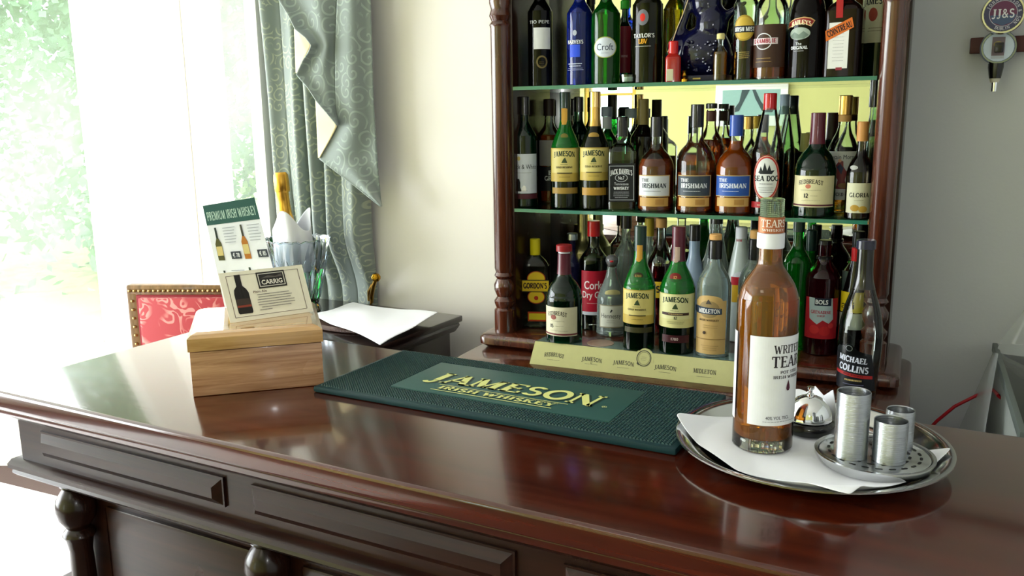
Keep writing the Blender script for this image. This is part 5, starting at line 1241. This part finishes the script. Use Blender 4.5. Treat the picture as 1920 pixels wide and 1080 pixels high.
B('whiskey_bottle', 'fat dark green pot bellied bottle with cream label and burgundy neck on the middle shelf', G2, 1529, 215, 74, 1.93, S2, 'red', DKGREEN, cap=dict(z=.70, r=.30, m=CAPBURG, fit=1), els=[
  (L, 'r', 1493, 1562, 328, 385, 'cdc59a'), (L, 't', 'REDBREAST', 1524, 338, 8, '3a3428', dict(width=46, arcv=3.5)), (L, 'e', 1520, 347, 5, 4, 'b86c54'), (L, 'f', 1524, 354, 44, 1, 3, '8a8468'), (L, 't', '12', 1516, 364, 7.5, K, dict(bold=1.2)), (L, 'f', 1530, 364, 14, 1, 3, '8a8468'), (L, 'f', 1524, 373, 40, 1, 3, '9a9478'), (L, 'r', 1493, 1562, 380, 383, '54202c')], yaw=-.1)
B('rum_bottle', 'clear spiced rum bottle with white figure label and gold cap on the middle shelf', G2, 1579, 184, 57, 2.0, S2, 'jam', CLR, (AMB_L, .20), caps=[dict(z=.78, z1=.84, r=.40, m=CORK, n='neck_collar'), dict(z=.84, r=.42, m=CAPGOLD)], els=[
  (L, 'r', 1552, 1604, 284, 372, 'c0c4c0'), (L, 't', 'Captain Morgan', 1578, 294, 8, '20242c', dict(font='c', width=56)), (L, 'p', [(1566, 352), (1570, 336), (1564, 322), (1568, 308), (1574, 300), (1580, 302), (1580, 312), (1586, 322), (1582, 336), (1586, 352)], '7a3434'), (L, 'p', [(1569, 312), (1575, 306), (1580, 314), (1576, 326)], '26304c'), (L, 'e', 1574, 301, 3, 3, 'c89878'), (L, 'e', 1580, 346, 10, 5, '8a6a3c'), (L, 't', 'SPICED GOLD', 1578, 362, 6, '20242c', dict(width=44))], yaw=.05)
B('mezcal_bottle', 'small pale bottle with cork stopper at the right of the middle shelf', G2, 1612, 231, 48, 1.905, S2, 'iri', SMOKE, (solid_glass('6a3a1c', 1.33), .30), cap=dict(z=.80, r=.42, m=plain('c08a4c', .5)), els=[
  (L, 'r', 1590, 1634, 342, 397, 'c0bfa0'), (L, 't', 'GLORIA', 1612, 364, 8, '2c2c24', dict(width=36)), (L, 'f', 1612, 374, 18, 1, 3, '5a5a48'), (L, 'e', 1604, 388, 8, 6, 'a8842c'), (L, 'e', 1618, 390, 8, 6, 'b8963c'), ('seal', 'e', 1603, 314, 8, 4, '9a9a94')], yaw=-.05)
B('slim_bottle', 'tall thin bottle with long black neck in the back right corner of the middle shelf', G2, 1632, 157, 30, 2.04, S2, 'slim', CLRG, (solid_glass('3a4a2c', 1.33), .5), cap=dict(z=.80, r=.60, m=CAPB))
# back row
B('rum_bottle', 'white necked bottle with grey screw cap in the back row left of the square bottle', G2, 1137, 204, 44, 2.03, S2, 'wine', CLRG, (solid_glass('a8b8b0', 1.33), .5), cap=dict(z=.90, r=.46, m=CAPGREY), els=[(NL, 'x', .44), (NL, 'r', 1129, 1146, 222, 244, 'b4bcbc')])
B('spirit_bottle', 'clear bottle with grey screw cap in the back row between square and squat bottles', G2, 1182, 207, 46, 2.04, S2, 'wine', CLR, cap=dict(z=.90, r=.46, m=CAPGREY))
B('whiskey_bottle', 'amber bottle with black stopper and clear neck in the back row behind the grey label', G2, 1331, 198, 50, 2.03, S2, 'mid', CLR, (AMB_D, .66), caps=[dict(z=.83, z1=.93, r=.37, m=plain('5a342c', .4), n='neck_foil'), dict(z=.95, r=.42, m=CAPB)])
B('spirit_bottle', 'clear bottle with ribbed gold cap in the back row behind the blue capped bottle', G2, 1399, 221, 46, 2.04, S2, 'mid', CLR, (AMB_L, .55), cap=dict(z=.86, r=.44, m=CAPGOLD))
B('gin_bottle', 'tall pale bottle with silver blue cap just right of the red capped rum bottle', G2, 1466, 182, 44, 2.02, S2, 'cone', CLRG, (solid_glass('28301c', 1.33), .2), cap=dict(z=.83, r=.40, m=plain('8ea4b8', .35)))
B('whiskey_bottle', 'stout bottle with a gold cap in the back row beside the pot bellied green bottle', G2, 1510, 252, 30, 2.05, S2, 'wine', plain('1a1428', .3), cap=dict(z=.76, r=.8, m=plain('8a7c3c', .4)))
B('whiskey_bottle', 'dark capped bottle in the back row between the two gold labelled bottles', G2, 1085, 186, 42, 2.05, S2, 'wine', DKGREEN, cap=dict(z=.86, r=.42, m=CAPB))
B('whiskey_bottle', 'gold collared dark bottle in the back row behind the amber white labelled bottle', G2, 1205, 190, 46, 2.04, S2, 'wine', solid_glass('20160a', 1.4, .03, .5), cap=dict(z=.74, r=.42, m=plain('8c7c44', .35)))

# ---- stand
SZ = -.0905
B('whiskey_bottle', 'pot bellied green bottle with red topped burgundy neck, leftmost on the gold stand', G4, 1058, 457, 67, 1.792, SZ, 'red', DKGREEN, caps=[dict(z=.70, z1=.915, r=.30, m=CAPBURG, fit=1, n='neck_foil'), dict(z=.915, z1=.935, r=.32, m=CAPWH, n='collar'), dict(z=.935, r=.44, m=plain('8a1c20', .35))], els=[
  (L, 'r', 1027, 1086, 568, 622, 'cfcbab'), (L, 't', 'REDBREAST', 1050, 579, 8, '3a3428', dict(width=40, arcv=3.5)), (L, 'e', 1044, 587, 6, 4.5, '8a4c40'), (L, 'f', 1052, 594, 36, 1, 3, '8a8468'), (L, 't', '15', 1041, 603, 6.5, K, dict(bold=1.2)), (L, 'f', 1056, 603, 18, 1, 3, '8a8468'), (L, 'f', 1054, 612, 40, 1, 3, '9a9478'), (L, 'r', 1027, 1086, 617, 620, '6a2c30')], yaw=-.2)
e = jam_gold('', 1198, 422, 58, 0, 0, 0, 0, (536, 600), None, None)
B('whiskey_bottle', 'green whiskey bottle with gold band and golden label at the middle of the gold stand', G4, 1199, 422, 59, 1.790, SZ, 'jam', GTHIN, cap=dict(z=.80, r=.39, m=CAPGRN, fit=1), els=e+[('lower_band', 'r', 1174, 1224, 606, 616, '3c3a1c'), ('seal', 'e', 1199, 511, 9, 6.5, '3a3420'), ('seal', 't', '1780', 1199, 511, 4, 'a89048', dict(width=12))]+neckstrip(1199, 456, 482, 10, 'c8963c', .42), yaw=-.1)
e = jam_gold('', 1270, 423, 64, 0, 0, 0, 0, (543, 606), None, None, t12=True)
B('whiskey_bottle', 'green whiskey bottle with burgundy neck and pale cream label on the gold stand', G4, 1270, 423, 65, 1.795, SZ, 'jam', GTHIN, cap=dict(z=.73, r=.39, m=CAPBURG, fit=1), els=e+[('lower_band', 'r', 1245, 1293, 620, 634, '3c1418'), ('lower_band', 't', '1780', 1268, 627, 5, 'c8b8b0', dict(width=14)), ('seal', 'e', 1269, 514, 11, 9, '7a2420'), ('seal', 't', '12', 1269, 514, 6, 'c8a060')]+neckstrip(1269, 459, 484, 9, 'b09888', .44), yaw=-.1)
B('whiskey_bottle', 'clear nearly empty bottle with black neck, cork top and tall buff label on the stand', G4, 1338, 437, 62, 1.80, SZ, 'mid', EMPTY, None, caps=[dict(z=.80, z1=.95, r=.40, m=CAPB, n='neck_foil'), dict(z=.955, r=.36, m=CORK)], els=[
  (L, 'r', 1309, 1362, 556, 656, 'c4a468'), (L, 'e', 1334, 556, 25, 10, 'c4a468'), (L, 'e', 1333, 572, 20, 16, '9a8458'), (L, 'p', [(1328, 562), (1331, 556), (1333, 553), (1335, 556), (1339, 562)], '4a4440'), (L, 'p', [(1307, 569), (1312, 567), (1356, 570), (1356, 581), (1312, 581), (1307, 578)], '24364c'), (L, 't', 'MIDLETON', 1333, 575, 8, 'e0e0dc', dict(width=42, bold=1.1)), (L, 't', 'IRISH WHISKEY', 1333, 592, 3.5, '5a4a30', dict(width=38)), (L, 'f', 1336, 602, 36, 2, 4, '8a7448'), (L, 'e', 1325, 616, 3, 3, '3a2c1c'), (L, 'r', 1309, 1362, 627, 628.5, '8a6c3c'), (L, 'f', 1334, 640, 32, 3, 4, '8a7448')], yaw=-.12)

# ---- base row
ZR = ZP+.0005
B('gin_bottle', 'flat clear gin bottle with yellow cap and yellow label in the dark left corner', G3, 1004, 446, 54, 1.945, ZR, 'gor', CLR, (solid_glass('b8c8c0', 1.33), .02), p=3.4, ay=.6, cap=dict(z=.82, r=.36, m=CAPYEL), els=[
  (L, 'e', 1007, 518, 17, 14, 'a8401c'), (L, 'e', 1007, 518, 15.5, 12.5, 'd8b828'), (L, 'e', 1007, 552, 16, 13, 'a8401c'), (L, 'e', 1007, 552, 14.5, 11.5, 'd8b828'), (L, 'r', 979, 1031, 520, 543, K), (L, 'r', 980, 1030, 521.5, 541.5, 'd8b828'), (L, 't', "GORDON'S", 1005, 531, 10, '3a2418', dict(width=44, bold=1.3)), (L, 'f', 1007, 539, 34, 1, 3, 'a8401c'), (L, 'e', 1007, 554, 4, 4, 'a8301c'), (L, 'r', 991, 1026, 580, 598, 'b8441c'), (L, 'r', 993, 1024, 583, 595, 'd8c428')], yaw=-.1)
B('vermouth_bottle', 'blue violet bottle with silver cap standing back behind the pot bellied bottle', G3, 1073, 436, 34, 2.0, ZR, 'wine', solid_glass('2a2a5c', 1.4, .05, .6), cap=dict(z=.93, r=.6, m=CAPSIL))
B('sparkling_wine_bottle', 'bottle with crumpled silver gold foil neck in the back left of the base', G3, 1092, 400, 50, 2.04, ZR, 'wine', DKGREEN, cap=dict(z=.55, r=.62, m=metal('b0a878', .35), fit=1))
B('gin_bottle', 'clear gin bottle with red cap and a large crimson label behind the cognac', G3, 1113, 413, 54, 1.985, ZR, 'wine', CLR, cap=dict(z=.86, r=.44, m=CAPR), els=[
  (L, 'r', 1091, 1140, 502, 578, 'a8142c'), (L, 't', 'Cork', 1112, 528, 15, 'e8dcdc', dict(font='b', width=34)), (L, 't', 'Dry Gin', 1112, 546, 12, 'e8dcdc', dict(font='b', width=42)), (L, 'f', 1112, 562, 30, 1, 3, 'd8a0a0', 1.0), (L, 'r', 1091, 1140, 578, 584, 'c8ccd4')])
B('cognac_bottle', 'empty clear cognac decanter with round stopper and small cream label', G3, 1147, 462, 56, 1.945, ZR, 'hen', EMPTY, None, caps=[dict(z=.78, z1=.86, r=.32, m=plain('2a2218', .35), n='neck_band')], els=[
  (L, 'r', 1126, 1170, 565, 608, '8a8468'), (L, 'r', 1127.5, 1168.5, 567, 606, 'c9cbb8'), (L, 't', 'Hennessy', 1147, 585, 9, '2c2c2c', dict(font='c', width=38)), (L, 'p', [(1145, 578), (1148, 573), (1150, 575), (1147, 579)], '2c2c2c'), (L, 'f', 1147, 594, 18, 2, 4, '6a6a5c'), ('upper_label', 'e', 1150, 544, 15, 7, 'b8b078')], yaw=-.05)
_cg = [o for o in bpy.data.objects if o.get('label') == 'empty clear cognac decanter with round stopper and small cream label'][0]
MB().lathe([(0, -.006), (.006, -.006), (.007, .001), (.013, .006), (.0155, .014), (.014, .022), (.008, .027), (0, .028)], 28).build('stopper', solid_glass('e0e0e4', 1.45), _cg, (0, 0, (610-462)*depth(_cg.location)/FPX*.86))
MB().lathe([(0, -.003), (.004, -.002), (.005, 0), (.004, .002), (0, .003)], 16, c=(0, -.0125, .014)).build('stopper_jewel', plain('b01420', .3), _cg, (0, 0, (610-462)*depth(_cg.location)/FPX*.86))
B('vodka_bottle', 'clear crystal textured bottle with black cap behind the golden labelled whiskey', G3, 1173, 402, 44, 2.03, ZR, 'wine', EMPTY, cap=dict(z=.88, r=.46, m=CAPB))
B('spirit_bottle', 'clear bottle with amber cork and yellow sleeve between the green whiskey bottles', G3, 1216, 408, 34, 2.04, ZR, 'wine', EMPTY, cap=dict(z=.84, r=.5, m=plain('b8a030', .45)))
B('liqueur_bottle', 'clear bulbous bottle of red liqueur standing between the two green stand bottles', G3, 1238, 408, 50, 2.0, ZR, 'mid', CLR, (REDL, .62), cap=dict(z=.92, r=.4, m=CORK), els=[(L, 'r', 1215, 1240, 522, 552, 'c8a828'), (L, 't', 'S', 1234, 536, 12, K, dict(bold=1.3))])
B('liqueur_bottle', 'pale milky blue bottle with tall black cap right of the burgundy necked whiskey', G3, 1300, 420, 46, 1.99, ZR, 'slim', plain('8aa0b8', .3, 0, .4), cap=dict(z=.86, r=.46, m=CAPB))
B('spirit_bottle', 'tall empty clear bottle with a narrow neck behind the buff labelled bottle', G3, 1340, 408, 56, 2.0, ZR, 'cone', EMPTY, cap=dict(z=.955, r=.40, m=CAPB))
B('rum_bottle', 'white coconut rum bottle with red and yellow sunset label', G3, 1386, 424, 52, 2.0, ZR, 'cone', plain('b8c4c0', .35, 0, .4), cap=dict(z=.84, r=.40, m=CAPWH), els=[(L, 'x', 1.0, 0, 500, 560), (L, 'e', 1390, 517, 18, 14, 'd8dce0'), (L, 'r', 1370, 1406, 513, 528, 'b0202c'), (L, 'r', 1372, 1406, 528, 560, 'c8a024'), (NL, 't', 'RUM', 1386, 448, 4, 'a83c4c')])
B('whiskey_bottle', 'bottle with black neck and cork stopper directly behind the tall white labelled bottle', G3, 1412, 430, 56, 1.90, ZR, 'mid', EMPTY, caps=[dict(z=.74, z1=.93, r=.42, m=CAPB, n='neck_foil'), dict(z=.935, r=.36, m=CORK)])
B('liqueur_bottle', 'vivid green liqueur bottle standing to the right of the tall bottle on the tray', G3, 1492, 400, 50, 1.97, ZR, 'wine', GRN_B, cap=dict(z=.87, r=.42, m=CAPGRN))
B('liqueur_bottle', 'second vivid green bottle behind the dark grenadine bottle on the cabinet base', G3, 1516, 430, 44, 2.045, ZR, 'jam', GRN_B, cap=dict(z=.82, r=.42, m=CAPGRN))
B('grenadine_bottle', 'dark red grenadine syrup bottle with black cap and red fruit label', G3, 1541, 448, 62, 1.955, ZR, 'bol', solid_glass('3c0612', 1.4, .03, .7), caps=[dict(z=.835, z1=.862, r=.46, m=CAPB, n='pour_ring'), dict(z=.862, r=.36, m=CAPB)], els=[
  (L, 'r', 1514, 1568, 551, 627, 'a81c28'), (L, 'p', [(1522, 551), (1562, 551), (1562, 590), (1555, 598), (1545, 592), (1535, 600), (1522, 590)], 'a8bcc4'), (L, 'r', 1530, 1558, 551, 565, '101c30'), (L, 't', 'BOLS', 1544, 558, 8, 'e0e4e8', dict(font='b', width=22, bold=2)), (L, 't', 'GRENADINE', 1542, 577, 6, 'a83848', dict(width=36)), (L, 't', 'SYRUP', 1542, 584, 3.5, 'a83848'), (L, 'e', 1530, 610, 9, 8, 'c02c30'), (L, 'e', 1548, 612, 10, 9, 'b82428'), (L, 'e', 1558, 602, 5, 5, 'c83438')], yaw=-.08)
B('liqueur_bottle', 'brown bottle with grey white label at the back right of the cabinet base', G3, 1603, 432, 50, 2.03, ZR, 'wine', solid_glass('5a3414', 1.4, .1, .5), cap=dict(z=.86, r=.44, m=CAPB), els=[(L, 'r', 1580, 1612, 504, 590, '8fa09a')])
B('liqueur_bottle', 'dark bottle with curved yellow label and red collar behind the slender bottle', G3, 1600, 462, 46, 1.955, ZR, 'cone', solid_glass('140c10', 1.4, .04, .4), cap=dict(z=.84, r=.42, m=CAPR), els=[(L, 'r', 1580, 1622, 542, 580, 'd0b818'), (L, 't', 'ali', 1594, 566, 14, '2a2010', dict(font='c', width=26)), (L, 'r', 1580, 1622, 582, 612, 'b8bcb8')], yaw=-.2)
B('whiskey_bottle', 'slender clear bottle with long black neck and black label right of the tall tray bottle', 'bottles on the right of the back bar', 1613, 447, 77, 1.765, ZB+.0005, 'mc', CLR, (solid_glass('a8641c', 1.33), .16), caps=[dict(z=.70, z1=.95, r=.3, m=plain('0c0a08', .22, 0, .6), fit=1, n='neck_foil'), dict(z=.945, r=.44, m=plain('1c1c34', .25, 0, .5))], els=[
  (L, 'x', .955, 0, 640, 720), (L, 'p', [(1573, 720), (1572, 652), (1580, 641), (1590, 639), (1594, 635), (1600, 634), (1606, 638), (1614, 646), (1636, 653), (1640, 722)], '0e1016'), (L, 'o', 1598, 643, 6, 5, 1.2, 'b8bcc4'), (L, 't', 'MICHAEL', 1603, 663, 10.5, 'd4dae8', dict(width=54, bold=1.15, rot=-.09)), (L, 't', 'COLLINS', 1604, 680, 12, 'd4dae8', dict(width=56, bold=1.15, rot=-.09)),
  (L, 'p', [(1575, 686), (1636, 693), (1636, 699), (1575, 692)], 'a82424'), (L, 't', 'IRISH WHISKEY', 1604, 692, 3, '2c1414', dict(width=36, rot=-.09)), (L, 'f', 1604, 702, 34, 1, 3, 'b8a468', 3.0), (L, 'f', 1604, 710, 40, 1, 3, '6a6c8c', 1.4)], yaw=-.1)

# ---- the tall bottle on the tray
wtp = atZ(1431, 832, .0085)
wt = B('whiskey_bottle', 'tall amber whiskey bottle with large white label standing on the round tray', 'bottle on the tray', 1436, 392, 109, wtp.y, .0085, 'wt', thin_glass('f6faf8', 1.0, 'clear_glass_tray', .01), (solid_glass('ec8804', 1.34, .01, .76), .90, .055), n=64, caps=[
  dict(z=.845, z1=.908, r=.43, m=plain('dcdfe6', .35), n='white_neck_band'), dict(z=.855, z1=.925, r=.0, m=W, n='x')][:1], els=[
  ('back_label', 'r', 1433, 1434, 612, 790, plain('e8e4e0', .5))][:0])
s_ = depth(wt.location)/FPX; H_ = (proj(wt.location)[1]-392)*s_; R_ = 109*s_/2
MB().lathe([(.395*R_+.0005, .846*H_), (.44*R_, .848*H_), (.44*R_, .905*H_), (.40*R_, .907*H_)], 48).build('neck_collar', plain('dfe2e8', .4), wt)
MB().lathe([(.395*R_, .907*H_), (.418*R_, .909*H_), (.418*R_, .970*H_), (.395*R_, .972*H_)], 48).build('copper_band', plain('a8603c', .35, .3), wt)
pr = [(0, .972*H_)]; 
for k in range(9):
    z = (.972+.0078*k)*H_; 
    if z < 1.04*H_: pr += [(.375*R_, z), (.392*R_, z+.0035*H_)]
pr += [(.37*R_, pr[-1][1]+.002), (0, pr[-1][1]+.002)]
MB().lathe(pr, 40).build('stopper', solid_glass('a8c0a0', 1.4, .08), wt)
F = Flat(cyl_map(.418*R_, a0=.0)); F.text('TEARS', 0.003, 0.948*H_, .0088, 'e8dcd0', width=.032, bold=.9); F.text('WHISKEY', .003, .921*H_, .0028, 'e8dcd0', width=.028); F.build('neck_lettering', wt)
# front label: the left edge shows 28 degrees left of the middle
F = Flat(cyl_map(R_+.0003)); F.step = .003
z_ = lambda y: (proj(wt.location)[1]-y)*s_
ub, ue = R_*math.radians(-30), R_*math.radians(112); um = R_*math.radians(52)
F.rect(ub, ue, z_(777)*1.0, z_(612), plain('e4e6ea', .45)); IK = '2c2428'
F.text('WRITERS', um, z_(635), .0102, IK, width=.047, bold=1.0); F.text('TEARS', um, z_(658), .0138, IK, width=.052, bold=1.0)
F.text('POT STILL', um, z_(677), .0036, IK, width=.030); F.text('IRISH WHISKEY', um, z_(686), .0036, IK, width=.047)
u1 = R_*math.radians(47)
F.poly([(u1, z_(692)), (u1+.0022, z_(702)), (u1+.0028, z_(708)), (u1+.0014, z_(712)), (u1-.0014, z_(712)), (u1-.0028, z_(708)), (u1-.0022, z_(702))], '4a1c30')
F.text('40% VOL 70CL', R_*math.radians(28), z_(762), .004, '6a6870', font='b', width=.030); F.fine(R_*math.radians(34), z_(769), .045, 1, .003, '8a8890', .0006)
F.build('front_label', wt)
F = Flat(cyl_map(R_+.0003)); F.step = .003; F.rect(R_*math.radians(-125), R_*math.radians(-66), z_(777), z_(612), plain('e4e6ea', .45)); F.build('back_label', wt)
MB().lathe([(0, .0005), (R_*.93, .0005), (R_*.97, .004), (R_*.955, .012), (R_*.90, .0155), (0, .0145)], 64).build('thick_base', solid_glass('fbf6f0', 1.45, .01, 1.0), wt)
